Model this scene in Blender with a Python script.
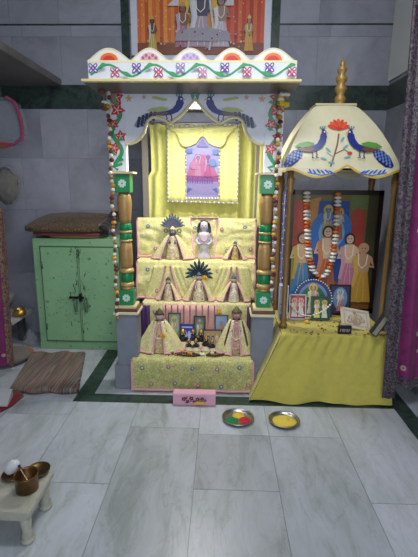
import bpy, bmesh, math, random
from math import sin, cos, pi, radians
from mathutils import Vector, Matrix, noise
from mathutils.geometry import tessellate_polygon

for o in list(bpy.data.objects):
    bpy.data.objects.remove(o)
C = bpy.context.scene
COL = C.collection

# ------------------------------------------------------------------ camera
FP, EYE, ROLL = 418.0, 1.5, radians(0.5)
_dx, _dy = 13.0, -96.5
_x0 = _dx * cos(ROLL) + _dy * sin(ROLL)
_y0 = -_dx * sin(ROLL) + _dy * cos(ROLL)
PITCH = math.atan(-_y0 / FP)
YAW = math.atan(_x0 / FP * cos(PITCH))
cd = bpy.data.cameras.new('camera')
cam = bpy.data.objects.new('camera', cd)
COL.objects.link(cam)
cd.sensor_fit = 'VERTICAL'
cd.sensor_height = 36.0
cd.lens = 36.0 * FP / 557.0
cd.clip_start = 0.05
cam.matrix_world = (Matrix.Translation((0, 0, EYE)) @ Matrix.Rotation(YAW, 4, 'Z')
                    @ Matrix.Rotation(pi / 2 - PITCH, 4, 'X') @ Matrix.Rotation(ROLL, 4, 'Z'))
C.camera = cam

# ------------------------------------------------------------------ world, lights, exposure
w = bpy.data.worlds.new('world')
C.world = w
w.use_nodes = True
w.node_tree.nodes['Background'].inputs[0].default_value = (0.72, 0.82, 1.0, 1)
w.node_tree.nodes['Background'].inputs[1].default_value = 0.30
C.view_settings.view_transform = 'Standard'
C.view_settings.look = 'None'
C.view_settings.gamma = 1
C.view_settings.use_curve_mapping = False
C.view_settings.exposure = 0.35


def area(name, loc, size, power, rot=(0, 0, 0), col=(1, 1, 1), sy=None):
    l = bpy.data.lights.new(name, 'AREA')
    l.energy = power
    l.color = col
    l.size = size
    if sy:
        l.shape = 'RECTANGLE'
        l.size_y = sy
    o = bpy.data.objects.new(name, l)
    o.location = loc
    o.rotation_euler = rot
    COL.objects.link(o)
    return o


area('room_ceiling_light', (0.1, 1.45, 3.1), 1.2, 34, (radians(30), 0, 0), (0.93, 0.96, 1.0), 0.5)
area('front_fill_light', (0.4, -1.6, 1.7), 1.6, 38, (radians(84), 0, 0), (0.84, 0.91, 1.0), 1.8)  # added fill from behind the camera, brightens the shrine front; no doorway there


# ------------------------------------------------------------------ helpers
def at(px, py, Y=None, Z=None, X=None):
    """point of the room that lies in the plane Y=, Z= or X= on the sight line of a photo pixel"""
    a, b = px - 209.0, py - 278.5
    a, b = a * cos(ROLL) + b * sin(ROLL), -a * sin(ROLL) + b * cos(ROLL)
    x, y = a / FP, -b / FP
    h = cos(PITCH) + y * sin(PITCH)
    v = -sin(PITCH) + y * cos(PITCH)
    r = (x * cos(YAW) - h * sin(YAW), x * sin(YAW) + h * cos(YAW), v)
    t = Y / r[1] if Y is not None else ((Z - EYE) / r[2] if Z is not None else X / r[0])
    return Vector((r[0] * t, r[1] * t, EYE + r[2] * t))


def lin(c):
    if isinstance(c, str):
        c = [int(c[i:i + 2], 16) / 255 for i in (0, 2, 4)]
        c = [x / 12.92 if x <= 0.04045 else ((x + 0.055) / 1.055) ** 2.4 for x in c]
    return (c[0], c[1], c[2], 1.0)


def R(s):
    return random.Random(s)


class MB:
    def __init__(s):
        s.v, s.f, s.c, s.s = [], [], [], []
        s.M = Matrix.Identity(4)

    def add(s, vs, fs, col, smooth=False):
        n = len(s.v)
        s.v += [s.M @ Vector(p) for p in vs]
        col = lin(col)
        for k, f in enumerate(fs):
            s.f.append([i + n for i in f])
            s.c.append(col)
            s.s.append(smooth)
        return s

    def box(s, a, b, col, bev=0.0):
        x0, y0, z0 = a
        x1, y1, z1 = b
        if bev > 0:
            bm = bmesh.new()
            bmesh.ops.create_cube(bm, size=1)
            for vv in bm.verts:
                vv.co = Vector(((x0 + x1) / 2 + vv.co.x * (x1 - x0), (y0 + y1) / 2 + vv.co.y * (y1 - y0), (z0 + z1) / 2 + vv.co.z * (z1 - z0)))
            bmesh.ops.bevel(bm, geom=bm.edges[:], offset=bev, segments=2, affect='EDGES')
            bm.verts.index_update()
            s.add([v.co.copy() for v in bm.verts], [[v.index for v in f.verts] for f in bm.faces], col)
            bm.free()
            return s
        v = [(x0, y0, z0), (x1, y0, z0), (x1, y1, z0), (x0, y1, z0), (x0, y0, z1), (x1, y0, z1), (x1, y1, z1), (x0, y1, z1)]
        return s.add(v, [(0, 3, 2, 1), (4, 5, 6, 7), (0, 1, 5, 4), (1, 2, 6, 5), (2, 3, 7, 6), (3, 0, 4, 7)], col)

    def lathe(s, prof, col, c=(0, 0, 0), n=20, sx=1, sy=1, smooth=True, wav=0, waves=0, cap=True):
        vs, fs = [], []
        for (r, z) in prof:
            for k in range(n):
                a = 2 * pi * k / n
                rr = r * (1 + wav * sin(waves * a))
                vs.append((c[0] + rr * sx * cos(a), c[1] + rr * sy * sin(a), c[2] + z))
        m = len(prof)
        for i in range(m - 1):
            for k in range(n):
                fs.append((i * n + k, i * n + (k + 1) % n, (i + 1) * n + (k + 1) % n, (i + 1) * n + k))
        if cap:
            fs.append(tuple(range(n))[::-1])
            fs.append(tuple((m - 1) * n + k for k in range(n)))
        return s.add(vs, fs, col, smooth)

    def ball(s, c, r, col, n=12, m=8):
        if not hasattr(r, '__len__'):
            r = (r, r, r)
        vs, fs = [(c[0], c[1], c[2] - r[2])], []
        for i in range(1, m):
            t = -pi / 2 + pi * i / m
            for k in range(n):
                a = 2 * pi * k / n
                vs.append((c[0] + r[0] * cos(t) * cos(a), c[1] + r[1] * cos(t) * sin(a), c[2] + r[2] * sin(t)))
        vs.append((c[0], c[1], c[2] + r[2]))
        L = len(vs) - 1
        for k in range(n):
            fs.append((0, 1 + (k + 1) % n, 1 + k))
            fs.append((L, 1 + (m - 2) * n + k, 1 + (m - 2) * n + (k + 1) % n))
            for i in range(m - 2):
                a0 = 1 + i * n
                fs.append((a0 + k, a0 + (k + 1) % n, a0 + n + (k + 1) % n, a0 + n + k))
        return s.add(vs, fs, col, True)

    def tube(s, pts, rad, col, n=8, closed=False):
        pts = [Vector(p) for p in pts]
        m = len(pts)
        if not hasattr(rad, '__len__'):
            rad = [rad] * m
        vs, fs = [], []
        up = None
        for i, p in enumerate(pts):
            if closed:
                d = pts[(i + 1) % m] - pts[i - 1]
            else:
                d = pts[min(i + 1, m - 1)] - pts[max(i - 1, 0)]
            d.normalize()
            if up is None:
                up = Vector((0, 0, 1)) if abs(d.z) < 0.9 else Vector((0, 1, 0))
            a = d.cross(up).normalized()
            b = a.cross(d).normalized()
            up = b
            for k in range(n):
                t = 2 * pi * k / n
                vs.append(p + (a * cos(t) + b * sin(t)) * rad[i])
        for i in range(m if closed else m - 1):
            j = (i + 1) % m
            for k in range(n):
                fs.append((i * n + k, i * n + (k + 1) % n, j * n + (k + 1) % n, j * n + k))
        if not closed:
            fs.append(tuple(range(n)))
            fs.append(tuple((m - 1) * n + k for k in range(n))[::-1])
        return s.add(vs, fs, col, True)

    def prism(s, pts, y0, y1, col, side=None):
        """outline in x,z extruded along y"""
        n = len(pts)
        vs = [(p[0], y0, p[1]) for p in pts] + [(p[0], y1, p[1]) for p in pts]
        tri = tessellate_polygon([[Vector((p[0], p[1], 0)) for p in pts]])
        s.add(vs, [tuple(t) for t in tri] + [tuple(i + n for i in t)[::-1] for t in tri], col)
        return s.add(vs, [(i, (i + 1) % n, (i + 1) % n + n, i + n) for i in range(n)], side or col)

    def grid(s, fn, nu, nv, col, smooth=True, thick=0):
        vs = [fn(i / nu, j / nv) for j in range(nv + 1) for i in range(nu + 1)]
        fs = [(j * (nu + 1) + i, j * (nu + 1) + i + 1, (j + 1) * (nu + 1) + i + 1, (j + 1) * (nu + 1) + i) for j in range(nv) for i in range(nu)]
        return s.add(vs, fs, col, smooth)

    def build(s, name, mt, parent=None, mod=None):
        me = bpy.data.meshes.new(name)
        if parent is not None:
            inv = WM.get(parent.as_pointer(), Matrix.Identity(4)).inverted()
            o0 = Matrix.Identity(4)
        else:
            xs = [v.x for v in s.v]
            ys = [v.y for v in s.v]
            b = Vector(((min(xs) + max(xs)) / 2, (min(ys) + max(ys)) / 2, min(v.z for v in s.v)))
            o0 = Matrix.Translation(b)
            inv = o0.inverted()
        me.from_pydata([tuple(inv @ v) for v in s.v], [], s.f)
        at_ = me.color_attributes.new('Col', 'FLOAT_COLOR', 'CORNER')
        buf = []
        for f, c in zip(s.f, s.c):
            buf += list(c) * len(f)
        at_.data.foreach_set('color', buf)
        me.polygons.foreach_set('use_smooth', s.s)
        me.materials.append(mt)
        me.validate()
        o = bpy.data.objects.new(name, me)
        COL.objects.link(o)
        if parent is not None:
            o.parent = parent
            WM[o.as_pointer()] = WM.get(parent.as_pointer(), Matrix.Identity(4))
        else:
            o.matrix_world = o0
            WM[o.as_pointer()] = o0
        if mod == 'solid':
            m = o.modifiers.new('thickness', 'SOLIDIFY')
            m.thickness = 0.003
            m.offset = 0
        return o


WM = {}


def thing(name, label, cat, loc=(0, 0, 0), rotz=0, group=None, rot=None):
    o = bpy.data.objects.new(name, None)
    o.empty_display_size = 0.05
    COL.objects.link(o)
    o.location = loc
    o.rotation_euler = rot if rot else (0, 0, rotz)
    m = Matrix.Translation(loc) @ (Matrix.Rotation(rotz, 4, 'Z') if rot is None else __import__('mathutils').Euler(rot).to_matrix().to_4x4())
    WM[o.as_pointer()] = m
    return tag(o, label, cat, group)


def tag(o, label, cat, group=None, kind=None):
    o['label'] = label
    o['category'] = cat
    if group:
        o['group'] = group
    if kind:
        o['kind'] = kind
    return o


def dup(root, loc, rotz=None, label=None, group=None):
    r = root.copy()
    COL.objects.link(r)
    r.location = loc
    if rotz is not None:
        r.rotation_euler = (0, 0, rotz)
    if label:
        r['label'] = label
    if group:
        r['group'] = group
    for ch in list(root.children):
        c = ch.copy()
        COL.objects.link(c)
        c.parent = r
        for g in list(ch.children):
            d = g.copy()
            COL.objects.link(d)
            d.parent = c
    return r


def struct(o):
    o['kind'] = 'structure'
    return o


# --- materials -------------------------------------------------------------
def vc(name, rough=0.6, metal=0.0, var=0.0, scale=30, bump=0.0, bscale=60, sheen=0.0, coord='Object', spec=0.5):
    m = bpy.data.materials.new(name)
    m.use_nodes = True
    nt = m.node_tree
    b = nt.nodes['Principled BSDF']
    a = nt.nodes.new('ShaderNodeAttribute')
    a.attribute_name = 'Col'
    out = a.outputs['Color']
    tc = nt.nodes.new('ShaderNodeTexCoord')
    if var:
        n = nt.nodes.new('ShaderNodeTexNoise')
        n.inputs['Scale'].default_value = scale
        n.inputs['Detail'].default_value = 4
        nt.links.new(tc.outputs[coord], n.inputs['Vector'])
        mr = nt.nodes.new('ShaderNodeMapRange')
        mr.inputs['From Min'].default_value = 0.3
        mr.inputs['From Max'].default_value = 0.7
        mr.inputs['To Min'].default_value = 1 - var
        mr.inputs['To Max'].default_value = 1 + var * 0.6
        nt.links.new(n.outputs['Fac'], mr.inputs['Value'])
        mx = nt.nodes.new('ShaderNodeVectorMath')
        mx.operation = 'SCALE'
        nt.links.new(out, mx.inputs[0])
        nt.links.new(mr.outputs[0], mx.inputs['Scale'])
        out = mx.outputs[0]
    nt.links.new(out, b.inputs['Base Color'])
    if bump:
        n2 = nt.nodes.new('ShaderNodeTexNoise')
        n2.inputs['Scale'].default_value = bscale
        n2.inputs['Detail'].default_value = 3
        nt.links.new(tc.outputs[coord], n2.inputs['Vector'])
        bp = nt.nodes.new('ShaderNodeBump')
        bp.inputs['Strength'].default_value = bump
        bp.inputs['Distance'].default_value = 0.01
        nt.links.new(n2.outputs['Fac'], bp.inputs['Height'])
        nt.links.new(bp.outputs[0], b.inputs['Normal'])
    b.inputs['Roughness'].default_value = rough
    b.inputs['Metallic'].default_value = metal
    b.inputs['Specular IOR Level'].default_value = spec
    if sheen:
        b.inputs['Sheen Weight'].default_value = sheen
    return m


def ramp(nt, fac, stops, interp='LINEAR'):
    r = nt.nodes.new('ShaderNodeValToRGB')
    r.color_ramp.interpolation = interp
    e = r.color_ramp.elements
    while len(e) > 1:
        e.remove(e[-1])
    e[0].position, e[0].color = stops[0][0], lin(stops[0][1])
    for p, c in stops[1:]:
        k = e.new(p)
        k.color = lin(c)
    nt.links.new(fac, r.inputs[0])
    return r.outputs[0]


def nmat(name, rough=0.6, metal=0.0, spec=0.5):
    m = bpy.data.materials.new(name)
    m.use_nodes = True
    nt = m.node_tree
    b = nt.nodes['Principled BSDF']
    b.inputs['Roughness'].default_value = rough
    b.inputs['Metallic'].default_value = metal
    b.inputs['Specular IOR Level'].default_value = spec
    return m, nt, b


def N(nt, t, **kw):
    n = nt.nodes.new(t)
    for k, v in kw.items():
        if k in n.inputs:
            n.inputs[k].default_value = v
        else:
            setattr(n, k, v)
    return n


def mix(nt, fac, a, b, mode='MIX'):
    n = nt.nodes.new('ShaderNodeMix')
    n.data_type = 'RGBA'
    n.blend_type = mode
    for s, v in ((n.inputs[0], fac), (n.inputs[6], a), (n.inputs[7], b)):
        if hasattr(v, 'links') or hasattr(v, 'is_linked'):
            nt.links.new(v, s)
        elif isinstance(v, (int, float)):
            s.default_value = v
        else:
            s.default_value = lin(v)
    return n.outputs[2]


PAINT = vc('enamel_paint', 0.35, var=0.04, scale=25)
MATTE = vc('matte_paint', 0.8)
PRINT = vc('printed_picture', 0.45, var=0.10, scale=60)
CLOTH = vc('plain_cloth', 0.9, var=0.08, scale=22, bump=0.25, bscale=90, sheen=0.2)
METAL = vc('polished_metal', 0.28, 1.0, var=0.12, scale=14)
BRASS = vc('worn_brass', 0.38, 0.9, var=0.25, scale=40)
GOLDP = vc('gold_paint', 0.4, 0.22, var=0.10, scale=30)
PETAL = vc('petals', 0.85, var=0.15, scale=90)
STONE = vc('painted_stone', 0.5, var=0.10, scale=12, bump=0.1, bscale=30)
CERAM = vc('painted_clay', 0.4)
GLASS = vc('picture_glass_gloss', 0.12, var=0.12, scale=50)


def marble(name, base, vein, dark, rough, scale=1.6, lo=0.42, hi=0.62, usecol=True, stretch=(1, 1, 1), spec=0.5, vfac=0.2):
    m, nt, b = nmat(name, rough, spec=spec)
    tc = N(nt, 'ShaderNodeTexCoord')
    mp = N(nt, 'ShaderNodeMapping')
    mp.inputs['Scale'].default_value = stretch
    nt.links.new(tc.outputs['Object'], mp.inputs['Vector'])
    vec = mp.outputs[0]
    if usecol:
        at_ = N(nt, 'ShaderNodeAttribute')
        at_.attribute_name = 'Col'
        ad = N(nt, 'ShaderNodeVectorMath')
        ad.operation = 'MULTIPLY_ADD'
        nt.links.new(at_.outputs['Color'], ad.inputs[0])
        ad.inputs[1].default_value = (37, 53, 29)
        nt.links.new(vec, ad.inputs[2])
        vec = ad.outputs[0]
    n1 = N(nt, 'ShaderNodeTexNoise', Scale=scale, Detail=8, Roughness=0.62, Distortion=1.2)
    nt.links.new(vec, n1.inputs['Vector'])
    n2 = N(nt, 'ShaderNodeTexNoise', Scale=scale * 5, Detail=6, Roughness=0.7)
    nt.links.new(vec, n2.inputs['Vector'])
    c1 = ramp(nt, n1.outputs['Fac'], [(lo - 0.12, dark), (lo, vein), (hi, base)])
    c2 = ramp(nt, n2.outputs['Fac'], [(0.3, vein), (0.55, base)])
    c = mix(nt, 0.35, c1, c2)
    wv = N(nt, 'ShaderNodeTexNoise', Scale=scale * 1.4, Detail=7, Roughness=0.55, Distortion=0.6)
    nt.links.new(vec, wv.inputs['Vector'])
    vf = ramp(nt, wv.outputs['Fac'], [(0.485, 'FFFFFF'), (0.5, 'B9B4B4'), (0.515, 'FFFFFF')])
    c = mix(nt, vfac, c, vf, 'MULTIPLY')
    if usecol:
        c = mix(nt, 0.8, c, at_.outputs['Color'], 'MULTIPLY')
        c = mix(nt, 1.0, c, (1.30, 1.30, 1.30), 'MULTIPLY')
    nt.links.new(c, b.inputs['Base Color'])
    return m


FLOORM = marble('white_floor_marble', 'A6ABB3', '949B9C', '747D76', 0.34, 2.2, lo=.45, stretch=(2.6, 0.8, 1), vfac=.25)
WALLM = marble('grey_wall_marble', '9597A0', '83868E', '6C6F78', 0.5, 1.8, spec=0.3, vfac=.12)
GREENM = marble('dark_green_marble', '1A2824', '3E524A', '0E1715', 0.35, 9, 0.42, 0.6, usecol=False)
GREYM = marble('shelf_stone', '7E7A78', '6A6664', '55504E', 0.6, 2, usecol=False)
CHOWKI = marble('white_carved_marble', 'B0AFA0', '989888', '76766A', 0.45, 6, usecol=False)


def gilt_cloth(name, a, b2, gold, motif, dens=0.5, scale=20, rough=0.75, metal=0.0, usecol=False, floral=9.0):
    """brocade: ground colour, netted gold thread, small round motifs"""
    m, nt, b = nmat(name, rough, metal)
    tc = N(nt, 'ShaderNodeTexCoord')
    v = tc.outputs['Object']
    n1 = N(nt, 'ShaderNodeTexNoise', Scale=scale * 0.45, Detail=5, Roughness=0.65)
    nt.links.new(v, n1.inputs['Vector'])
    ground = ramp(nt, n1.outputs['Fac'], [(0.35, a), (0.65, b2)])
    vo = N(nt, 'ShaderNodeTexVoronoi', Scale=scale, feature='DISTANCE_TO_EDGE')
    n3 = N(nt, 'ShaderNodeTexNoise', Scale=scale * 0.8, Detail=2)
    nt.links.new(v, n3.inputs['Vector'])
    mx = N(nt, 'ShaderNodeVectorMath')
    mx.operation = 'MULTIPLY_ADD'
    nt.links.new(n3.outputs['Color'], mx.inputs[0])
    mx.inputs[1].default_value = (0.06,) * 3
    nt.links.new(v, mx.inputs[2])
    nt.links.new(mx.outputs[0], vo.inputs['Vector'])
    f = ramp(nt, vo.outputs['Distance'], [(0.02, 'FFFFFF'), (dens * 0.22, '000000')])
    c = mix(nt, f, ground, gold)
    vs = N(nt, 'ShaderNodeTexVoronoi', Scale=floral, feature='F1', Randomness=0.55)
    nt.links.new(v, vs.inputs['Vector'])
    f2 = ramp(nt, vs.outputs['Distance'], [(0.0, 'FFFFFF'), (0.07, '222222'), (0.10, 'FFFFFF'), (0.19, 'FFFFFF'), (0.21, '000000')])
    c = mix(nt, f2, c, motif)
    nt.links.new(c, b.inputs['Base Color'])
    bp = N(nt, 'ShaderNodeBump', Strength=0.5, Distance=0.008)
    nt.links.new(n1.outputs['Fac'], bp.inputs['Height'])
    nt.links.new(bp.outputs[0], b.inputs['Normal'])
    b.inputs['Sheen Weight'].default_value = 0.15
    return m


ALTARC = gilt_cloth('pale_yellow_brocade', 'DAD47E', 'EEE9A8', 'CFC68C', 'E4BCC0', 0.5, 42, floral=9)
ALTARG = gilt_cloth('lime_yellow_brocade', 'B0B068', 'CCCA88', '97945A', 'BE9C98', 0.6, 46, floral=8)
ROBEC = gilt_cloth('pearly_yellow_robe', 'D6CE86', 'EAE4B2', 'C4B47C', 'DEB0B8', 0.5, 55, floral=14)
PURPLEC = gilt_cloth('magenta_brocade', '640A4C', '82145F', '6A2854', 'AA9688', 0.22, 26, 0.6, floral=10)
PURPLEB = gilt_cloth('silver_brocade_border', '361A34', '1C0E1E', '625A5C', '541C40', 0.7, 40, 0.5, floral=18)
GOLDB = gilt_cloth('gold_brocade_border', '5E3A34', '5A1840', '8A744E', '7A1C4C', 0.8, 40, 0.5, floral=20)
BLANKET = gilt_cloth('dark_woven_blanket', '2A1613', '3A241A', '6E5A38', '8A7440', 0.6, 75, 0.95, floral=34)


def striped():
    m, nt, b = nmat('striped_rag_cloth', 0.95)
    tc = N(nt, 'ShaderNodeTexCoord')
    n = N(nt, 'ShaderNodeTexNoise', Scale=9, Detail=3)
    mp = N(nt, 'ShaderNodeMapping')
    mp.inputs['Scale'].default_value = (4.0, 0.06, 0.06)
    nt.links.new(tc.outputs['Object'], mp.inputs['Vector'])
    nt.links.new(mp.outputs[0], n.inputs['Vector'])
    c = ramp(nt, n.outputs['Fac'], [(0.25, '5E5048'), (0.36, '7E7266'), (0.41, '6A3836'), (0.46, '8A7C6C'), (0.51, '444448'), (0.57, '86796A'), (0.62, '64483A'), (0.7, '746A5C')], 'LINEAR')
    nt.links.new(c, b.inputs['Base Color'])
    return m


STRIPE = striped()


def greenmetal():
    m, nt, b = nmat('chipped_green_paint', 0.45)
    tc = N(nt, 'ShaderNodeTexCoord')
    n = N(nt, 'ShaderNodeTexNoise', Scale=3, Detail=6, Roughness=0.7)
    nt.links.new(tc.outputs['Object'], n.inputs['Vector'])
    g = ramp(nt, n.outputs['Fac'], [(0.3, '7EAA80'), (0.7, '92BC90')])
    n2 = N(nt, 'ShaderNodeTexNoise', Scale=22, Detail=8, Roughness=0.75)
    nt.links.new(tc.outputs['Object'], n2.inputs['Vector'])
    f = ramp(nt, n2.outputs['Fac'], [(0.61, '000000'), (0.66, 'FFFFFF')])
    at_ = N(nt, 'ShaderNodeAttribute')
    at_.attribute_name = 'Col'
    c = mix(nt, f, g, '2E2F28')
    c = mix(nt, 1.0, c, at_.outputs['Color'], 'MULTIPLY')
    nt.links.new(c, b.inputs['Base Color'])
    return m


GREENP = greenmetal()


def plastic():
    m, nt, b = nmat('clear_plastic', 0.15)
    b.inputs['Base Color'].default_value = (0.5, 0.52, 0.55, 1)
    b.inputs['Alpha'].default_value = 0.14
    n = N(nt, 'ShaderNodeTexNoise', Scale=18, Detail=3)
    bp = N(nt, 'ShaderNodeBump', Strength=0.9, Distance=0.02)
    nt.links.new(n.outputs['Fac'], bp.inputs['Height'])
    nt.links.new(bp.outputs[0], b.inputs['Normal'])
    return m


CLEAR = plastic()


def emit(name, col, s):
    m, nt, b = nmat(name)
    b.inputs['Emission Color'].default_value = lin(col)
    b.inputs['Emission Strength'].default_value = s
    return m


# --- flat painting on a surface ---------------------------------------------
class Art:
    """coloured shapes laid on a surface given by fn(u, v, lift)"""

    def __init__(s, fn, seg=None):
        s.mb = MB()
        s.fn, s.seg, s.k, s.tone = fn, seg, 0, 1.0

    def poly(s, pts, col):
        s.k += 1
        lift = 0.0008 + 0.00025 * s.k
        col = [q * s.tone for q in lin(col)[:3]]
        tri = tessellate_polygon([[Vector((p[0], p[1], 0)) for p in pts]])
        P = [tuple(p[:2]) for p in pts]
        T = [[P[i] for i in t] for t in tri]
        if s.seg:
            out, st = [], T
            while st:
                t = st.pop()
                L = [math.dist(t[i], t[(i + 1) % 3]) for i in range(3)]
                i = L.index(max(L))
                if L[i] > s.seg:
                    a, b, c = t[i], t[(i + 1) % 3], t[(i + 2) % 3]
                    mid = ((a[0] + b[0]) / 2, (a[1] + b[1]) / 2)
                    st += [[a, mid, c], [mid, b, c]]
                else:
                    out.append(t)
            T = out
        vs, fs = [], []
        for t in T:
            n = len(vs)
            vs += [s.fn(p[0], p[1], lift) for p in t]
            fs.append((n, n + 1, n + 2))
        s.mb.add(vs, fs, col)

    def rect(s, x0, y0, x1, y1, col):
        s.poly([(x0, y0), (x1, y0), (x1, y1), (x0, y1)], col)

    def disc(s, cx, cy, r, col, ry=None, n=14, a0=0, a1=2 * pi, rot=0):
        ry = ry or r
        m = n if abs(a1 - a0 - 2 * pi) < 1e-6 else n + 1
        q = []
        for k in range(m):
            t = a0 + (a1 - a0) * k / n
            x, y = r * cos(t), ry * sin(t)
            q.append((cx + x * cos(rot) - y * sin(rot), cy + x * sin(rot) + y * cos(rot)))
        s.poly(q, col)

    def line(s, pts, wd, col):
        if not hasattr(wd, '__len__'):
            wd = [wd] * len(pts)
        L, Rr = [], []
        for i, p in enumerate(pts):
            a, b = pts[max(i - 1, 0)], pts[min(i + 1, len(pts) - 1)]
            dx, dy = b[0] - a[0], b[1] - a[1]
            d = math.hypot(dx, dy) or 1
            L.append((p[0] - dy / d * wd[i] / 2, p[1] + dx / d * wd[i] / 2))
            Rr.append((p[0] + dy / d * wd[i] / 2, p[1] - dx / d * wd[i] / 2))
        s.k += 1
        k = s.k
        for i in range(len(pts) - 1):
            s.k = k - 1
            s.poly([L[i], L[i + 1], Rr[i + 1], Rr[i]], col)

    def flower(s, cx, cy, r, col, mid='F2E8D8', n=5, hollow=None, rot=0.3):
        for k in range(n):
            a = rot + 2 * pi * k / n
            s.disc(cx + cos(a) * r * 0.55, cy + sin(a) * r * 0.55, r * 0.5, col, r * 0.34, 8, rot=a)
            if hollow:
                s.disc(cx + cos(a) * r * 0.6, cy + sin(a) * r * 0.6, r * 0.28, hollow, r * 0.14, 6, rot=a)
        s.disc(cx, cy, r * 0.2, mid, n=8)

    def star(s, cx, cy, r, col, mid, n=5, rot=0.3, inner=0.4):
        s.poly([(cx + cos(rot + pi * k / n) * (r if k % 2 == 0 else r * inner), cy + sin(rot + pi * k / n) * (r if k % 2 == 0 else r * inner)) for k in range(2 * n)], col)
        for k in range(n):
            a = rot + 2 * pi * k / n
            s.line([(cx, cy), (cx + cos(a) * r * 0.6, cy + sin(a) * r * 0.6)], r * 0.09, mid)

    def person(s, cx, y0, h, robe, skin, scarf, hair='1A1216', halo=None, crown=None, arms='hold', wide=1.0):
        """generic standing robed figure, y0 feet, h height"""
        q = lambda x, y: (cx + x * h * wide, y0 + y * h)
        if halo:
            s.disc(cx, y0 + h * 0.87, h * 0.15, halo)
        s.poly([q(-.15, .02), q(.15, .02), q(.11, .3), q(.08, .52), q(-.08, .52), q(-.11, .3)], robe)
        s.line([q(-.04, .04), q(-.03, .28), q(0, .5)], h * .012, scarf)
        s.line([q(.05, .04), q(.04, .28), q(.02, .5)], h * .012, scarf)
        s.poly([q(-.085, .5), q(.085, .5), q(.12, .74), q(.04, .79), q(-.04, .79), q(-.12, .74)], skin)
        if arms == 'up':
            s.line([q(-.11, .73), q(-.19, .85), q(-.15, 1.02)], h * .045, skin)
            s.line([q(.11, .73), q(.19, .85), q(.15, 1.02)], h * .045, skin)
        else:
            s.line([q(-.11, .72), q(-.15, .58), q(-.02, .6)], h * .045, skin)
            s.line([q(.11, .72), q(.15, .58), q(.02, .62)], h * .045, skin)
        s.poly([q(-.13, .74), q(-.07, .77), q(-.04, .5), q(-.09, .25), q(-.13, .26), q(-.1, .5)], scarf)
        s.line([q(-.06, .78), q(-.05, .62), q(0, .56), q(.05, .62), q(.06, .78)], h * .018, 'F2E2C2')
        s.disc(cx, y0 + h * .87, h * .072 * wide, hair, h * .085)
        s.disc(cx, y0 + h * .862, h * .052 * wide, skin, h * .066)
        for e in (-1, 1):
            s.disc(cx + e * h * .02 * wide, y0 + h * .87, h * .010, '221512', n=6)
        s.rect(cx - h * .012, y0 + h * .825, cx + h * .012, y0 + h * .832, 'A03028')
        if crown:
            s.poly([q(-.06, .92), q(.06, .92), q(.05, .97), q(0, 1.04), q(-.05, .97)], crown)


def plane_fn(o, u, v, n):
    o, u, v, n = Vector(o), Vector(u), Vector(v), Vector(n)
    return lambda a, b, l: o + u * a + v * b + n * l


def peacock(A, f, blue='1D2A78', body='6A4A38', green='5E9A4A', eye='2B3C9A', ground='8F93C0', es=1.0):
    """f maps unit coords (tail at 0, head at 1) onto the painting"""
    P = lambda L: [f(*p) for p in L]
    # tail
    A.poly(P([(.42, .42), (.20, .42), (.05, .22), (-.02, .0), (.02, -.08), (.16, -.08), (.30, .05), (.40, .22)]), ground)
    r = R(4)
    for i in range(5):
        for j in range(4):
            x, y = .06 + i * .075 + j * .01, -.02 + j * .09 + i * .05
            c = f(x, y)
            d = es * math.dist(f(0, 0), f(.026, 0))
            A.disc(c[0], c[1], d, eye, d * 1.2, 7)
    # wing
    A.poly(P([(.22, .50), (.34, .60), (.52, .62), (.66, .54), (.60, .46), (.44, .44)]), green)
    # body
    A.poly(P([(.30, .40), (.44, .42), (.62, .46), (.72, .52), (.78, .66), (.80, .80), (.86, .86), (.92, .80), (.94, .70), (.90, .52), (.82, .38), (.70, .30), (.55, .28), (.42, .32)]), blue)
    A.poly(P([(.26, .42), (.44, .43), (.60, .44), (.66, .36), (.55, .28), (.42, .32)]), body)
    A.disc(*f(.875, .84), math.dist(f(0, 0), f(.055, 0)), blue, n=10)
    A.poly(P([(.91, .87), (.985, .80), (.915, .81)]), 'D9A848')
    A.disc(*f(.885, .85), math.dist(f(0, 0), f(.016, 0)), 'F4F0E8', n=8)
    for k in (-.05, 0, .05):
        A.line([f(.86, .88), f(.85 + k, 1.0)], math.dist(f(0, 0), f(.014, 0)), blue)
        A.disc(*f(.85 + k, 1.01), math.dist(f(0, 0), f(.018, 0)), '3E8A9A', n=6)
    for k in (0, .09):
        A.line([f(.60 + k, .31), f(.62 + k, .16), f(.60 + k, .08)], math.dist(f(0, 0), f(.02, 0)), '3A2A3E')
        A.line([f(.60 + k, .10), f(.66 + k, .06)], math.dist(f(0, 0), f(.016, 0)), '3A2A3E')

# =================================================================== SETTING
YW, XL, XR, ZC = 3.95, -2.35, 1.43, 3.2
SEAMX = [-2.35, -1.84, -1.41, -0.98, -0.55, -0.12, 0.31, 0.74, 1.20]
rt = R(3)


def tint(r, lo=0.68, hi=1.0, cool=0.02):
    g = r.uniform(lo, hi)
    return (g * r.uniform(0.985, 1), g * r.uniform(0.985, 1.0), min(1, g * r.uniform(1, 1 + cool)))


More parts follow.
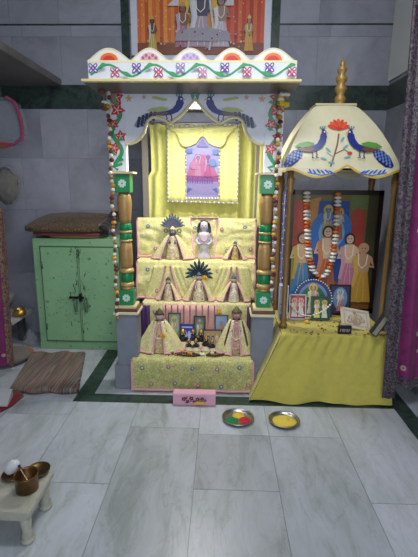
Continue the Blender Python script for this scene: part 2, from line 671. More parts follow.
fl = MB()
fl.box((XL, -3.0, -0.06), (2.6, YW + 0.05, -0.004), (0.30, 0.31, 0.32))
cuts = {3: [-3, -0.2, 0.9, 1.82, 2.62], 4: [-3, -0.5, 0.72, 2.33, 2.62], 5: [-3, -0.4, 0.65, 1.80, 2.27, 2.62],
        6: [-3, -0.3, 0.9, 2.265, 2.62], 7: [-3, -0.1, 0.75, 1.74, 2.62], 0: [-3, 0.2, 1.5, 2.9, YW], 1: [-3, 0.6, 1.9, 3.1, YW], 2: [-3, 0.1, 1.3, 2.45, 2.62]}
G = 0.0016
for k in range(8):
    ys = cuts[k]
    for i in range(len(ys) - 1):
        x0 = SEAMX[k] + G
        x1 = SEAMX[k + 1] - G
        y1 = ys[i + 1]
        fl.box((x0, ys[i] + G, -0.03), (x1, y1 - G, 0), tint(rt))
for k in range(3, 8):                                # floor inside the dark border
    x0 = -0.90 if k == 3 else SEAMX[k]
    for y0, y1 in ((2.735, 3.3), (3.3, YW)):
        fl.box((x0 + G, y0 + G, -0.03), (SEAMX[k + 1] - G, y1 - G, 0), tint(rt))
for y0, y1 in ((2.62, 3.3), (3.3, YW)):
    fl.box((SEAMX[2] + G, y0 + G, -0.03), (-1.02 - G, y1 - G, 0), tint(rt))
for y0, y1 in ((-3, 0.9), (0.9, 2.1), (2.1, 3.2), (3.2, YW)):
    fl.box((1.31, y0 + G, -0.03), (2.6, y1 - G, 0), tint(rt))
struct(fl.build('floor', FLOORM))

g = MB()
g.box((-1.02, 2.62, -0.03), (1.20, 2.733, 0.0005), (0, 0, 0))
g.box((-1.02, 2.735, -0.03), (-0.90, YW, 0.0005), (0, 0, 0))
g.box((1.20, -3, -0.03), (1.31, YW, 0.0005), (0, 0, 0))
struct(g.build('trim_1', GREENM))

# walls of marble slabs with a dark green belt
ZB0, ZB1 = 2.125, 2.325


def slab_wall(name, axis, a0, a1, fixed, th, rows, xs, seed):
    r = R(seed)
    m = MB()
    sgn = 1 if th > 0 else -1
    lo, hi = sorted((fixed + 0.004 * sgn, fixed + th))

    def bx(u0, u1, z0, z1, l, h, c):
        if axis == 'x':
            m.box((u0, l, z0), (u1, h, z1), c)
        else:
            m.box((l, u0, z0), (h, u1, z1), c)
    bx(a0, a1, 0, ZC, lo, hi, (0.34, 0.35, 0.38))
    l2, h2 = sorted((fixed, fixed + 0.02 * sgn))
    for z0, z1, off in rows:
        cs = sorted(set([a0, a1] + [q + off for q in xs if a0 < q + off < a1]))
        for i in range(len(cs) - 1):
            bx(cs[i] + 0.0012, cs[i + 1] - 0.0012, z0 + 0.0012, z1 - 0.0012, l2, h2, tint(r, 0.78, 0.98, 0.05))
    struct(m.build(name, WALLM))


ROWS = [(0, 0.62, 0), (0.62, 1.23, 0.1), (1.23, 1.70, 0), (1.70, ZB0, 0.2), (ZB1, 2.71, 0), (2.71, 2.80, 0.1), (2.812, ZC, 0)]
slab_wall('wall_back', 'x', XL, XR, YW, 0.15, ROWS, [-1.85, -1.42, -0.84, -0.2, 0.45, 0.80], 5)
slab_wall('wall_right', 'y', 2.78, YW, XR, 0.15, ROWS, [2.8, 3.3], 6)
slab_wall('wall_far_right', 'y', -3, 2.93, 2.6, 0.15, ROWS, [-2, -1, 0, 1, 2], 8)
slab_wall('wall_left', 'y', -3, YW, XL, -0.15, ROWS, [-2, -1, 0, 1, 2, 3], 7)
g = MB()
g.box((XL, YW - 0.004, ZB0), (XR, YW + 0.01, ZB1), (0, 0, 0))
g.box((XR - 0.004, 2.78, ZB0), (XR + 0.01, YW, ZB1), (0, 0, 0))
g.box((XL - 0.01, -3, ZB0), (XL + 0.004, YW, ZB1), (0, 0, 0))
g.box((XL, YW - 0.003, 2.80), (XR, YW + 0.01, 2.812), (0, 0, 0))
struct(g.build('trim_2', GREENM))
g = MB()
for px in (125.5, 275.5):
    x = at(px, 30, Y=YW).x
    g.box((x - 0.035, YW - 0.006, ZB1), (x + 0.035, YW + 0.01, ZC), (0, 0, 0))
struct(g.build('trim_3', GREENM))
g = MB()
x = at(390.5, 40, Y=YW).x
g.box((XR - 0.012, 3.3, ZB1 + 0.03), (XR, YW, ZC), 'DEE0DC')
struct(g.build('trim_4', MATTE))
g = MB()
g.box((XL - 0.15, -3, ZC), (2.6, YW + 0.15, ZC + 0.1), 'C8C8C6')
struct(g.build('ceiling', MATTE))

# stone shelf high on the left
g = MB()
g.box((XL, 2.1, 2.315), (-1.43, YW, 2.372), (0, 0, 0), 0.004)
tag(g.build('stone_shelf', GREYM), 'thick grey stone shelf slab high on the wall at upper left', 'shelf')

# ceiling light fitting
t = thing('ceiling_light', 'white ceiling light fitting above the shrine', 'ceiling light', (0.1, 1.45, ZC))
MB().box((-0.55, 1.15, ZC - 0.06), (0.75, 1.75, ZC), 'E8E8E8', 0.01).build('housing', MATTE, t)
MB().box((-0.51, 1.19, ZC - 0.075), (0.71, 1.71, ZC - 0.06), 'FFFFFF').build('diffuser', emit('lit_diffuser', 'EEF4FF', 1.5), t)

# =================================================================== SHRINE
YP = 2.90                    # centre plane of the pillars
XPL, XPR = -0.668, 0.305     # pillar centres
XM = (XPL + XPR) / 2
shrine = thing('shrine', 'tall carved shrine painted white, gold and green with scalloped cornice and peacock arch', 'shrine', (XM, YP, 0))


def pillar(xc, s):
    p = MB()
    gold, gr = 'B08C56', '1F8A50'
    p.lathe([(.036, 1.215), (.042, 1.25), (.046, 1.30), (.050, 1.35), (.046, 1.395), (.034, 1.425)], gold, (xc, YP, 0))
    p.lathe([(.037, 1.165), (.041, 1.17), (.041, 1.21), (.037, 1.215)], gr, (xc, YP, 0))
    p.lathe([(.038, 1.148), (.045, 1.152), (.045, 1.163), (.038, 1.167)], 'C4A468', (xc, YP, 0))
    p.lathe([(.037, 1.10), (.041, 1.105), (.041, 1.145), (.037, 1.15)], gr, (xc, YP, 0))
    p.lathe([(.038, 1.088), (.046, 1.092), (.046, 1.10), (.038, 1.104)], 'C4A468', (xc, YP, 0))
    p.lathe([(.038, .90), (.044, .925), (.046, .98), (.044, 1.04), (.038, 1.088)], gold, (xc, YP, 0))
    p.lathe([(.044, .868), (.052, .874), (.052, .888), (.040, .90)], 'C4A468', (xc, YP, 0))
    p.lathe([(.039, .80), (.043, .805), (.043, .865), (.039, .87)], gr, (xc, YP, 0))
    p.lathe([(.040, .765), (.049, .772), (.049, .79), (.040, .80)], 'C4A468', (xc, YP, 0))
    p.lathe([(.042, .745), (.046, .75), (.044, .765)], gold, (xc, YP, 0))
    o = p.build('pillar', GOLDP, shrine)
    for z0, z1 in ((1.425, 1.545), (.635, .745)):
        b = MB()
        b.box((xc - .051, YP - .051, z0), (xc + .051, YP + .051, z1), gr, .004)
        bo = b.build('block', PAINT, o)
        A = Art(plane_fn((xc, YP - .051, (z0 + z1) / 2), (1, 0, 0), (0, 0, 1), (0, -1, 0)))
        A.flower(0, 0, .028, 'C8DCD0', '1F8A50', 8)
        bo2 = A.mb.build('painted_flower', PAINT, o)
    c = MB()
    c.box((xc - .078, YP - .075, 1.547), (xc + .078, YP + .075, 1.562), 'D8C49A', .003)
    c.build('capital', PAINT, o)
    # ledge + pedestal
    q = MB()
    q.box((xc - .070, YP - .070, .615), (xc + .070, YP + .070, .635), 'D9CC98', .003)
    q.box((xc - .082, YP - .082, .595), (xc + .082, YP + .082, .613), '6A4638', .002)
    q.box((xc - .090, YP - .090, .575), (xc + .090, YP + .090, .594), 'DCD2AC', .003)
    q.build('ledge', PAINT, o)
    d = MB()
    d.box((xc - .075, YP - .075, .18), (xc + .075, YP + .075, .576), '7C828E', .004)
    d.box((xc - .098, YP - .090, 0), (xc + .098, YP + .10, .185), '7E848E', .005)
    d.build('pedestal', STONE, shrine)
    # vine panel above the capital
    xv = xc + s * .028
    v = MB()
    v.box((xv - .058, YP - .03, 1.563), (xv + .058, YP + .03, 2.055), 'DDE0E8', .003)
    vo = v.build('vine_panel', PAINT, shrine)
    A = Art(plane_fn((xv, YP - .03, 1.563), (1, 0, 0), (0, 0, 1), (0, -1, 0)))
    pts = [(s * .030 * sin(z * 2 * pi / .235 + 1.2), z) for z in [i * .012 for i in range(2, 41)]]
    A.line(pts, .026, '2E9A5C')
    A.line([(0, .01), (-.03, .03), (.03, .05)], .018, '2E9A5C')
    for i, z in enumerate((.15, .225, .30, .385, .46)):
        x = (-.018, .026, -.022, .012, .008)[i]
        A.star(x, z, (.044, .042, .042, .052, .050)[i], 'BE2E36', 'E8C8C0', rot=.4 * i, inner=.55)
    for i, z in enumerate((.06, .10, .19, .26, .34, .42)):
        A.poly([(.0, z), (.03 * (-1) ** i, z + .03), (.045 * (-1) ** i, z + .012)], '2E9A5C')
    A.mb.build('painted_vine', PAINT, vo)


pillar(XPL, -1)
pillar(XPR, 1)

# cusped arch board
Z = lambda px, py: (at(px, py, Y=YP - .02).x, at(px, py, Y=YP - .02).z)
half = [(-.61, 1.742), (-.575, 1.752), (-.545, 1.775), (-.515, 1.815), (-.505, 1.85), (-.490, 1.885), (-.462, 1.905), (-.43, 1.908), (-.40, 1.90), (-.37, 1.885),
        (-.345, 1.868), (-.325, 1.885), (-.295, 1.905), (-.262, 1.93), (-.235, 1.96), (-.205, 1.99), (XM - .005, 2.012)]
half = [(x, z) for x, z in half]
mir = [(2 * XM - x, z) for x, z in half[::-1]][1:]
low = half + [(2 * XM - half[-1][0], half[-1][1])] + mir
xa, xb = XPL + .03, XPR - .03
low = [(xa, 1.742)] + low[0:] + [(xb, 1.742)]
low = [p for p in low if xa <= p[0] <= xb]
ab = MB()
ab.prism([(xb, 2.055), (xa, 2.055)] + low, YP - .02, YP + .02, 'DFE1E8')
arch = ab.build('arch_board', PAINT, shrine)
tb = MB()
tb.tube([(x, YP - .022, z) for x, z in low], .011, 'E6D9A8', 6)
tb.build('arch_trim', PAINT, arch)
for s in (-1, 1):
    A = Art(plane_fn((XM, YP - .02, 0), (s, 0, 0), (0, 0, 1), (0, -1, 0)))
    f = lambda u, v: (.395 - .345 * u, 1.856 + .165 * v + .025 * u)
    peacock(A, f, body='6A5560', green='B0BC78', blue='1A2680', ground='8F95B4', eye='22264E', es=1.25)
    A.mb.build('painted_peacock', PAINT, arch)
    def motif(draw, s=s):
        A = Art(plane_fn((XM, YP - .02, 0), (s, 0, 0), (0, 0, 1), (0, -1, 0)))
        draw(A)
        A.mb.build('painted_motif', PAINT, arch)
    motif(lambda A: [A.disc(.20 + .020 * k, 2.015 + .004 * k, .022, 'B4C078', .009, 8) for k in range(4)])
    motif(lambda A: A.star(.33, 2.03, .02, 'D9B890', 'C08060'))
    motif(lambda A: A.flower(.43, 2.02, .022, 'D9B890', 'C08060'))
    motif(lambda A: A.poly([(.0, 2.045), (.03, 2.05), (.022, 2.02), (.012, 2.01)], '5FA08A'))
# cornice: ledge board, frieze and scalloped crest, set forward of the pillars
YC = 2.55
cb = MB()
cb.box((-.806, YC - .02, 2.047), (.436, YC + .012, 2.062), 'DCCB90', .003)
cb.box((-.804, YC + .01, 2.049), (.434, 3.62, 2.0605), '5E564E')
cb.box((XPL - .06, YP - .04, 1.99), (XPL - .02, 3.60, 2.045), '8C8478')
cb.box((XPR + .02, YP - .04, 1.99), (XPR + .06, 3.60, 2.045), '8C8478')
co = cb.build('cornice_board', PAINT, shrine)
fz = MB()
fz.box((-.768, YC, 2.062), (.408, YC + .03, 2.160), 'DDE0E4', .003)
fz.box((-.7675, YC + .0305, 2.062), (-.738, 3.2, 2.159), 'DDE0E4', .003)
fz.box((.378, YC + .0305, 2.062), (.4075, 3.2, 2.159), 'DDE0E4', .003)
fo = fz.build('frieze', PAINT, co)
A = Art(plane_fn((-.768, YC, 2.062), (1, 0, 0), (0, 0, 1), (0, -1, 0)))
L = 1.176
A.rect(0, .088, L, .100, 'E6DDB0')
A.rect(0, 0, L, .006, 'E6DDB0')
A.line([(x, .047 + .030 * sin(2 * pi * (x / .262) - 1.2)) for x in [i * .0131 for i in range(1, 90)]], .011, '3D9A62')
for i in range(10):
    x = .03 + i * .124
    c = ('5A3F96', 'B9406A')[i % 2] if i not in (4, 5) else ('8F80B8', 'C884A8')[i % 2]
    A.flower(x, .047 + (.012 if i % 2 == 0 else -.010), .032, c, 'E0A0B0', 4, hollow='DDE0E4', rot=.8)
for i in range(9):
    x = .09 + i * .131
    sg = (-1) ** i
    A.poly([(x - .03, .047 + .008 * sg), (x + .0, .047 + .035 * sg), (x + .03, .047 + .028 * sg), (x + .005, .047 + .012 * sg)], '3D9A62')
A.mb.build('painted_vine', PAINT, fo)
for i, px in enumerate((109, 149.5, 190.5, 232, 273)):
    xc = at(px, 60, Y=YC).x
    hw = (.126, .112, .112, .112, .126)[i]
    out = [(xc + hw * (1 - k / 12), 2.160 + .066 * max(0, cos(pi / 2 * (1 - k / 12))) ** 1.15) for k in range(25)]
    s = MB()
    s.prism(out, YC, YC + .028, 'E4E3DC')
    so = s.build('scallop', PAINT, co)
    A = Art(plane_fn((xc, YC, 2.162), (1, 0, 0), (0, 0, 1), (0, -1, 0)))
    if i in (0, 3, 4):
        A.disc(0, 0, .060, 'F0D8B8', .048, a0=0, a1=pi)
        A.disc(0, 0, .050, 'E2703C', .038, a0=0, a1=pi)
        A.disc(0, 0, .034, 'CC3A2C', .024, a0=0, a1=pi)
    else:  # second and third suns: washed-out glare put into the paler colours
        A.disc(0, 0, .062, 'E4DCD8', .046, a0=0, a1=pi)
        A.disc(0, 0, .052, 'D8A8B4' if i == 1 else 'C8B4CC', .040, a0=0, a1=pi)
        for k in range(5):
            A.disc((k - 2) * .018, .012 + .012 * (k % 2), .009, 'A8606A' if i == 1 else 'A890C0', n=8)
    A.line([(hw * .90 * (1 - k / 8), .003 + .056 * max(0, cos(pi / 2 * (1 - k / 8))) ** 1.15) for k in range(17)], .004, 'D9C890')
    A.mb.build('painted_sun', PAINT, so)

# stepped altar inside (wood under the cloths)
TX0, TX1 = -.630, .245
tiers = [(2.84, 3.24, .243, TX0, TX1), (3.24, 3.36, .545, TX0 + .01, TX1), (3.36, 3.50, .865, TX0 - .03, TX1 + .02), (3.50, 3.58, 1.19, TX0 - .02, TX1 + .03)]
st = MB()
for y0, y1, z, x0, x1 in tiers:
    st.box((x0 + .03, y0 + .03, 0), (x1 - .03, 3.60, z - .014), '6A4A32')
st.build('altar_steps', MATTE, shrine)
bp = MB()
for x in (XPL + .02, XPR - .0):
    bp.box((x - .025, 3.62, 0), (x + .025, 3.66, 2.045), '8C8478')
bp.build('back_post', PAINT, shrine)


def tier_cloth(y0, y1, zt, zb, x0, x1, mt, label, seed, flare=0.0, amp=.010):
    """cloth lying on a step, falling over its front edge and turning round its ends"""
    th = thing('altar_cloth', label, 'altar cloth', ((x0 + x1) / 2, y0, zb), 0, 'brocade cloths on the altar steps')
    ln = (y1 - y0) + (zt - zb)
    cut = (y1 - y0) / ln

    def fn(u, v):
        x = x0 + (x1 - x0) * u
        n = noise.noise(Vector((x * 7, v * 4, seed * 9.1)))
        n2 = noise.noise(Vector((x * 26, v * 12, seed * 3.1)))
        if v < cut:
            y = y1 - (y1 - y0) * v / cut
            z = zt + .003 + .003 * n
            e = 0
        else:
            e = (v - cut) / (1 - cut)
            y = y0 - .006 * min(1, e * 6) - amp * (abs(n) + .5 * abs(n2)) * min(1, e * 4) - flare * e
            z = zt - (zt - zb) * e
            z = max(z, zb)
        edge = 0
        if u < .02 or u > .98:
            edge = .5
        return (x + (.004 * n), y, z - edge * .0)
    m = MB().grid(fn, 56, 28, 'FFFFFF')
    # returns at both ends
    for s, x in ((0, x0), (1, x1)):
        def fe(u, v, x=x, s=s):
            y = y0 - .01 - flare * v + (y1 - y0) * u
            return (x + (.004 * sin(u * 17)), y, zt + .002 - (zt - zb) * v)
        m.grid(fe, 10, 10, 'FFFFFF')
    m.build('cloth', mt, th)
    b = MB()

    def hem(u):
        p = fn(u, 1.0)
        return (p[0], p[1] - .004, p[2] + .014)
    b.tube([hem(k / 40) for k in range(41)], .009, 'DDA2A8', 6)
    for u in (0.0, 1.0):
        b.tube([(fn(u, cut + (1 - cut) * k / 10)[0], fn(u, cut + (1 - cut) * k / 10)[1] - .003, fn(u, cut + (1 - cut) * k / 10)[2]) for k in range(11)], .008, 'DDA2A8', 6)
    b.build('pink_border', CLOTH, th)
    r = R(seed)
    nx = 5
    for row in range(2 if zt - zb > .2 else 1):
        for k in range(nx):
            u = (k + .5 + .25 * (row % 2) + r.uniform(-.08, .08)) / nx
            v = cut + (1 - cut) * (.22 + .55 * row + r.uniform(-.04, .04))
            if u > .97:
                continue
            p = fn(u, v)
            A = MB()
            for q in range(6):
                a = q * pi / 3
                A.ball((p[0] + .012 * cos(a), p[1] - .004, p[2] + .012 * sin(a)), (.006, .003, .006), ('6E86A0', 'B87A92')[(k + row) % 2], 6, 4)
            A.ball((p[0], p[1] - .005, p[2]), (.0065, .004, .0065), 'E8E4D0', 6, 4)
            A.build('sequin_motif', CERAM, th)
    return th


tier_cloth(2.80, 3.21, .245, .004, TX0 - .005, TX1, ALTARG, 'lime brocade cloth with pink hem over the lowest altar step', 1, .008, .014)
tier_cloth(3.225, 3.33, .548, .25, TX0 + .005, TX1, ROBEC, 'pink-edged brocade cloth over the second altar step behind the picture frames', 2)
tier_cloth(3.345, 3.47, .868, .55, TX0 - .055, TX1 + .035, ALTARC, 'yellow brocade cloth with pink hem over the third altar step', 3, 0, .032)
tier_cloth(3.485, 3.57, 1.20, .87, TX0 - .07, TX1 + .04, ALTARC, 'yellow brocade cloth over the topmost altar step below the plain curtain', 4, 0, .03)

# pink facing of the second riser between the frames
g = MB()
g.grid(lambda u, v: (-.46 + .44 * u, 3.200 + .006 * sin(u * 25), .25 + .29 * v), 30, 6, 'E2AFA6')
for k in range(9):
    g.tube([(-.46 + .44 * (k + .5) / 9, 3.194, .25), (-.46 + .44 * (k + .5) / 9, 3.194, .54)], .004, 'CE8F8C', 5)
o = g.build('pink_cloth_panel', CLOTH, None, 'solid')
tag(o, 'salmon pink pleated cloth panel behind the small picture frames', 'cloth')

for x0, x1, lab in ((TX0 - .005, TX0 + .07, 'dark purple cloth beside the left end of the second altar step'), (TX1 - .03, TX1 + .045, 'dark purple cloth beside the right end of the second altar step')):
    g = MB()
    g.grid(lambda u, v: (x0 + (x1 - x0) * u, 3.17 + .012 * sin(u * 14 + v), .25 + .29 * v), 14, 6, '4A2464')
    tag(g.build('purple_cloth', CLOTH, None, 'solid'), lab, 'cloth')

# plain yellow curtain at the back
cx0, cx1 = at(146, 190, Y=3.62).x, at(262, 190, Y=3.62).x
cur = thing('yellow_curtain', 'plain pale yellow curtain hanging in pleats at the back of the shrine', 'curtain', ((cx0 + cx1) / 2, 3.62, 1.15))


def fcur(u, v):
    z = 1.12 + v * .84
    w = 0.0 if z < 1.55 else .03
    x = cx0 + w + (cx1 - cx0 - w) * u
    x += .02 * sin(v * 2.5) * (1 - u)
    edge = min(u, 1 - u)
    pl = .016 if edge < .22 else .005
    return (x, 3.62 + pl * sin(u * 62) + .004 * sin(u * 31 + v * 4), z)


MB().grid(fcur, 120, 18, 'DEDC80').build('drape', CLOTH, cur)
MB().tube([(cx0 - .05, 3.63, 1.965), (cx1 + .05, 3.63, 1.965)], .010, '9A9A98').build('rod', METAL, cur)

# framed picture hanging with its own yellow swag
def Zp(px, py, y):
    p = at(px, py, Y=y)
    return (p.x, p.z)


YH = 3.55
TL, TR, BR, BL = Zp(167, 126, YH), Zp(240, 124, YH), Zp(238, 204, YH), Zp(167.5, 202, YH)
hang = thing('draped_picture', 'lilac and pink print in a yellow draped panel edged with silver beads', 'picture', ((TL[0] + TR[0]) / 2, YH, BL[1]))


def quad(u, v):
    a = (TL[0] * (1 - u) + TR[0] * u, TL[1] * (1 - u) + TR[1] * u)
    b = (BL[0] * (1 - u) + BR[0] * u, BL[1] * (1 - u) + BR[1] * u)
    return (b[0] * (1 - v) + a[0] * v, b[1] * (1 - v) + a[1] * v)


m = MB()
m.grid(lambda u, v: (quad(u, v)[0], YH + .004 + .003 * sin(u * 50), quad(u, v)[1]), 60, 12, 'E2E08C')
m.build('yellow_panel', CLOTH, hang, 'solid')
PX0, PX1 = Zp(186.5, 170, YH)[0], Zp(218.5, 170, YH)[0]
PZ0, PZ1, PZA = Zp(200, 197.5, YH)[1], Zp(200, 147, YH)[1], Zp(203, 137, YH)[1]
b = MB()
xm = (PX0 + PX1) / 2
outl = [(PX0, PZ0), (PX1, PZ0), (PX1, PZ1), (xm + .05, PZ1 + .03), (xm + .015, PZA), (xm - .015, PZA), (xm - .05, PZ1 + .03), (PX0, PZ1)]
b.prism(outl, YH - .012, YH, '8A86B8')
pic = b.build('print', PRINT, hang)
A = Art(plane_fn((xm, YH - .012, PZ0), (1, 0, 0), (0, 0, 1), (0, -1, 0)))
W2, HH = (PX1 - PX0) / 2, PZ1 - PZ0
A.tone = .5
A.rect(-W2, .02, W2, .12, 'B4A6DC')
A.poly([(-W2, .03), (-W2 * .6, .07), (-W2 * .9, .08)], '6A70C0')
A.poly([(W2, .03), (W2 * .6, .07), (W2 * .9, .08)], '6A70C0')
A.rect(-W2, .13, W2, .17, 'B85A9A')
for k in range(11):
    A.rect(-W2 + .008 + k * .020, .115, -W2 + .018 + k * .020, .165, ('8A3FA0', '5A6AC4')[k % 2])
A.poly([(-W2, .175), (W2, .175), (W2 * .8, .22), (W2 * .3, .34), (-W2 * .4, .35), (-W2 * .8, .25)], 'D078A8')
A.person(-.035, .17, .17, 'D890BC', 'C48AA8', 'E8B4D0', hair='7A3A7A', halo='CBB0E0', wide=1.2)
A.person(.045, .165, .18, 'C25A90', '9A6AB0', 'DCA0CC', hair='5A2A6A', halo='B89AD8', wide=1.2)
A.disc(-.07, .26, .035, 'D88CB8')
A.disc(.085, .28, .03, '7FA0DC')
A.rect(-W2, HH - .05, -W2 + .05, HH - .015, '6E8CD8')
A.rect(W2 - .05, HH - .06, W2, HH - .02, '7C94DC')
A.poly([(-.05, HH), (.05, HH), (.0, HH + .06)], '8C88D0')
A.mb.build('printed_scene', PRINT, pic)
sw = MB()
for s in (-1, 1):                                          # swag to both sides of the ogee
    top = [quad(.5 + s * t * .47, .97) for t in [k / 10 for k in range(11)]]
    lowp = [(xm + s * .0, PZA + .005), (xm + s * .02, PZA - .01), (xm + s * .05, PZ1 + .026), (xm + s * .085, PZ1 + .008), (xm + s * .115, PZ1 + .0), (xm + s * .14, PZ1 - .004), (xm + s * .16, PZ1 + .004), (xm + s * .175, PZ1 + .02), (xm + s * .185, PZ1 + .045), (xm + s * .19, PZ1 + .07), (xm + s * .195, PZ1 + .09)]

    def fs(u, v, top=top, lowp=lowp):
        i = min(int(u * 10), 9)
        f = u * 10 - i
        t = (top[i][0] * (1 - f) + top[i + 1][0] * f, top[i][1] * (1 - f) + top[i + 1][1] * f)
        l = (lowp[i][0] * (1 - f) + lowp[i + 1][0] * f, lowp[i][1] * (1 - f) + lowp[i + 1][1] * f)
        return (l[0] * (1 - v) + t[0] * v, YH - .016 - .010 * (1 - v) - .004 * sin(v * 22), l[1] * (1 - v) + t[1] * v)
    sw.grid(fs, 30, 16, 'E4E28E')
sw.build('swag', CLOTH, hang, 'solid')
bd = MB()
r = R(8)
per = []
for (a, b2, n) in (((.01, .01), (.99, .01), 30), ((.99, .01), (.99, .99), 34), ((.99, .99), (.01, .99), 30), ((.01, .99), (.01, .01), 34)):
    per += [quad(a[0] + (b2[0] - a[0]) * k / n, a[1] + (b2[1] - a[1]) * k / n) for k in range(n)]
for k, p in enumerate(per):
    bd.ball((p[0], YH - .012, p[1]), .0085 if k % 2 == 0 else .006, 'DCDCE4' if k % 2 == 0 else 'A9AAB6', 6, 5)
for k in range(15):
    for x in (PX0 - .006, PX1 + .006):
        bd.ball((x, YH - .016, PZ0 + (PZ1 - PZ0) * k / 15), .0075, 'E6E6EE' if k % 2 else 'B4B6C4', 6, 5)
for k in range(12):
    bd.ball((PX0 + (PX1 - PX0) * k / 11, YH - .016, PZ0 - .006), .0085, 'F0F0F6', 6, 5)
bd.build('silver_bead_edging', CERAM, hang)

# tube light behind the arch
t = thing('tube_light', 'white tube light fixed under the shrine roof behind the arch point', 'tube light', (XM, 3.10, 2.02))
MB().box((XM - .22, 3.08, 2.022), (XM + .22, 3.12, 2.044), 'E8E8EC', .003).build('housing', PAINT, t)
MB().tube([(XM - .20, 3.10, 2.008), (XM + .20, 3.10, 2.008)], .012, 'FFFFFF').build('tube', emit('lit_tube', 'F6F4FF', 9), t)
area('shrine_tube_lamp', (XM, 3.08, 1.992), .40, 13, (radians(-10), 0, 0), (1.0, .97, .93), .03)

# big picture on the back wall above the shrine
YB = YW - .05
bx0, bx1 = at(131, 20, Y=YB).x, at(271, 20, Y=YB).x
bp_ = thing('framed_picture', 'large orange and red devotional picture in a white frame high on the back wall', 'picture', ((bx0 + bx1) / 2, YB, 2.50))
f = MB()
for a, b2 in (((bx0, 2.50), (bx0 + .055, 3.15)), ((bx1 - .055, 2.50), (bx1, 3.15)), ((bx0, 3.10), (bx1, 3.15)), ((bx0, 2.50), (bx1, 2.55))):
    f.box((a[0], YB - .02, a[1]), (b2[0], YB + .045, b2[1]), 'D8DCE8', .004)
f.build('frame', PAINT, bp_)
MB().box((bx0 + .05, YB, 2.54), (bx1 - .05, YB + .03, 3.11), 'B4542C').build('print', PRINT, bp_)
BW, BH = bx1 - bx0 - .11, .55
A = Art(plane_fn((bx0 + .055, YB, 2.55), (1, 0, 0), (0, 0, 1), (0, -1, 0)))
r = R(12)
n = 34
for k in range(n):
    u = k / n
    c = ['DC7034', 'E88A3A', 'C85A2E', 'F09C40'] if (u < .33 or u > .62) else ['E8B848', 'F0C858', 'D8A43E', 'E09840']
    if u > .62:
        c = ['C8442E', 'D85C34', 'B83C2C', 'DC7038']
    A.rect(u * BW, .0, (u + 1 / n) * BW, BH, c[k % 4])
for k in range(70):
    A.disc(r.uniform(0, BW), r.uniform(.1, BH), .005, 'F0D8B0', n=5)
A.rect(0, 0, BW, .09, '8A4A34')
for x, s in ((.24, 1), (.76, -1)):
    A.poly([(x * BW, .37), ((x + .09 * s) * BW, .37), ((x + .09 * s) * BW - .0 if s > 0 else (x - .01) * BW, .45)], 'D8D4DC')
A.person(.12 * BW, .03, .26, 'C8B04A', '6A4A44', 'D8D0C0', halo=None, crown='D0B060')
A.person(.36 * BW, .05, .34, 'A8708A', '8A5A50', 'B8AAC0', crown='C8A050', wide=1.3)
A.person(.50 * BW, .05, .48, 'B09AA8', '4A4A6A', 'D8D8E0', halo='D8B050', crown='D8C070', wide=1.35)
A.person(.66 * BW, .05, .40, 'C0B4C4', 'A08078', 'DCDCE4', crown='C8B060', wide=1.2)
A.person(.88 * BW, .02, .27, 'D89A3A', 'B08A60', 'B8B85A', crown='D8C070')
A.line([(.40 * BW, .03), (.44 * BW, .28), (.41 * BW, .46)], .016, 'C8CCD8')
A.line([(.57 * BW, .03), (.60 * BW, .20), (.57 * BW, .42)], .016, 'C8CCD8')
A.poly([(.30 * BW, .10), (.74 * BW, .10), (.72 * BW, .17), (.58 * BW, .20), (.42 * BW, .20), (.31 * BW, .16)], 'A09AA8')
for k in range(40):
    A.disc(r.uniform(.08, .9) * BW, r.uniform(.04, .2), .008, r.choice(['5A2A34', 'C89A4A', 'B0A0B8', '7A3A3A', 'D8C8A0']), n=6)
A.mb.build('printed_scene', PRINT, [c for c in bp_.children if c.name.startswith('print')][0])


# =================================================================== GARLANDS ON THE PILLARS
def bead_garland(label, x, y, z0, z1, seed, big=()):
    t = thing('garland', label, 'garland', (x, y, z0), 0, 'flower garlands hanging down the shrine')
    r = R(seed)
    pts = []
    z = z1
    n = int((z1 - z0) / .027)
    P = [(x + .006 * sin(k * .9 + seed), y, z1 - (z1 - z0) * k / n) for k in range(n + 1)]
    MB().tube(P, .0025, 'C8C0A0', 5).build('thread', CLOTH, t)
    for k, p in enumerate(P):
        c = ('D8D0BC', '6A4030', 'E0DACA', '9A7436')[k % 4]
        rad = .0125
        if k % 9 in big:
            c, rad = ('C8962E', .017)
        elif k % 9 == 6:
            c, rad = ('6A1E20', .016)
        m = MB()
        m.lathe([(.3 * rad, -.013), (rad, -.008), (rad * 1.05, 0), (rad * .8, .009), (.3 * rad, .013)], c, p, 8, wav=.15, waves=4)
        m.build('blossom', PETAL, t)
    return t


gl = at(108, 100, Y=YP - .09)
bead_garland('long garland of white and brown blossoms beside the left pillar', at(112.5, 200, Y=YP - .09).x, YP - .09, at(116, 318, Y=YP - .09).z, 2.04, 1, (3,))
bead_garland('garland of yellow, white and brown blossoms hanging beside the right pillar', at(276, 200, Y=YP - .09).x, YP - .09, at(272, 290, Y=YP - .09).z, 2.04, 2, (2, 5))
for (px, lab, sd) in ((104, 'small bunch of white and brown blossoms under the left end of the cornice', 3), (284, 'bunch of yellow and white blossoms under the right end of the cornice', 4)):
    p = at(px, 99, Y=YP - .12)
    t = thing('flower_bunch', lab, 'flowers', (p.x, p.y, p.z), 0)
    r = R(sd)
    MB().tube([(p.x, p.y, p.z - .05), (p.x, p.y, 2.045)], .003, '7A8A50').build('thread', CLOTH, t)
    for k in range(9 if sd == 4 else 5):
        c = (p.x + r.uniform(-.025, .025), p.y + r.uniform(-.01, .01), p.z + r.uniform(-.06, .045))
        cc = r.choice(['E0B82E', 'E8E4D8', 'E4C03A']) if sd == 4 else r.choice(['E4E0D4', '7A4A34'])
        MB().lathe([(.006, -.012), (.022, -.006), (.020, .004), (.006, .010)], cc, c, 9, wav=.2, waves=5).build('blossom', PETAL, t)

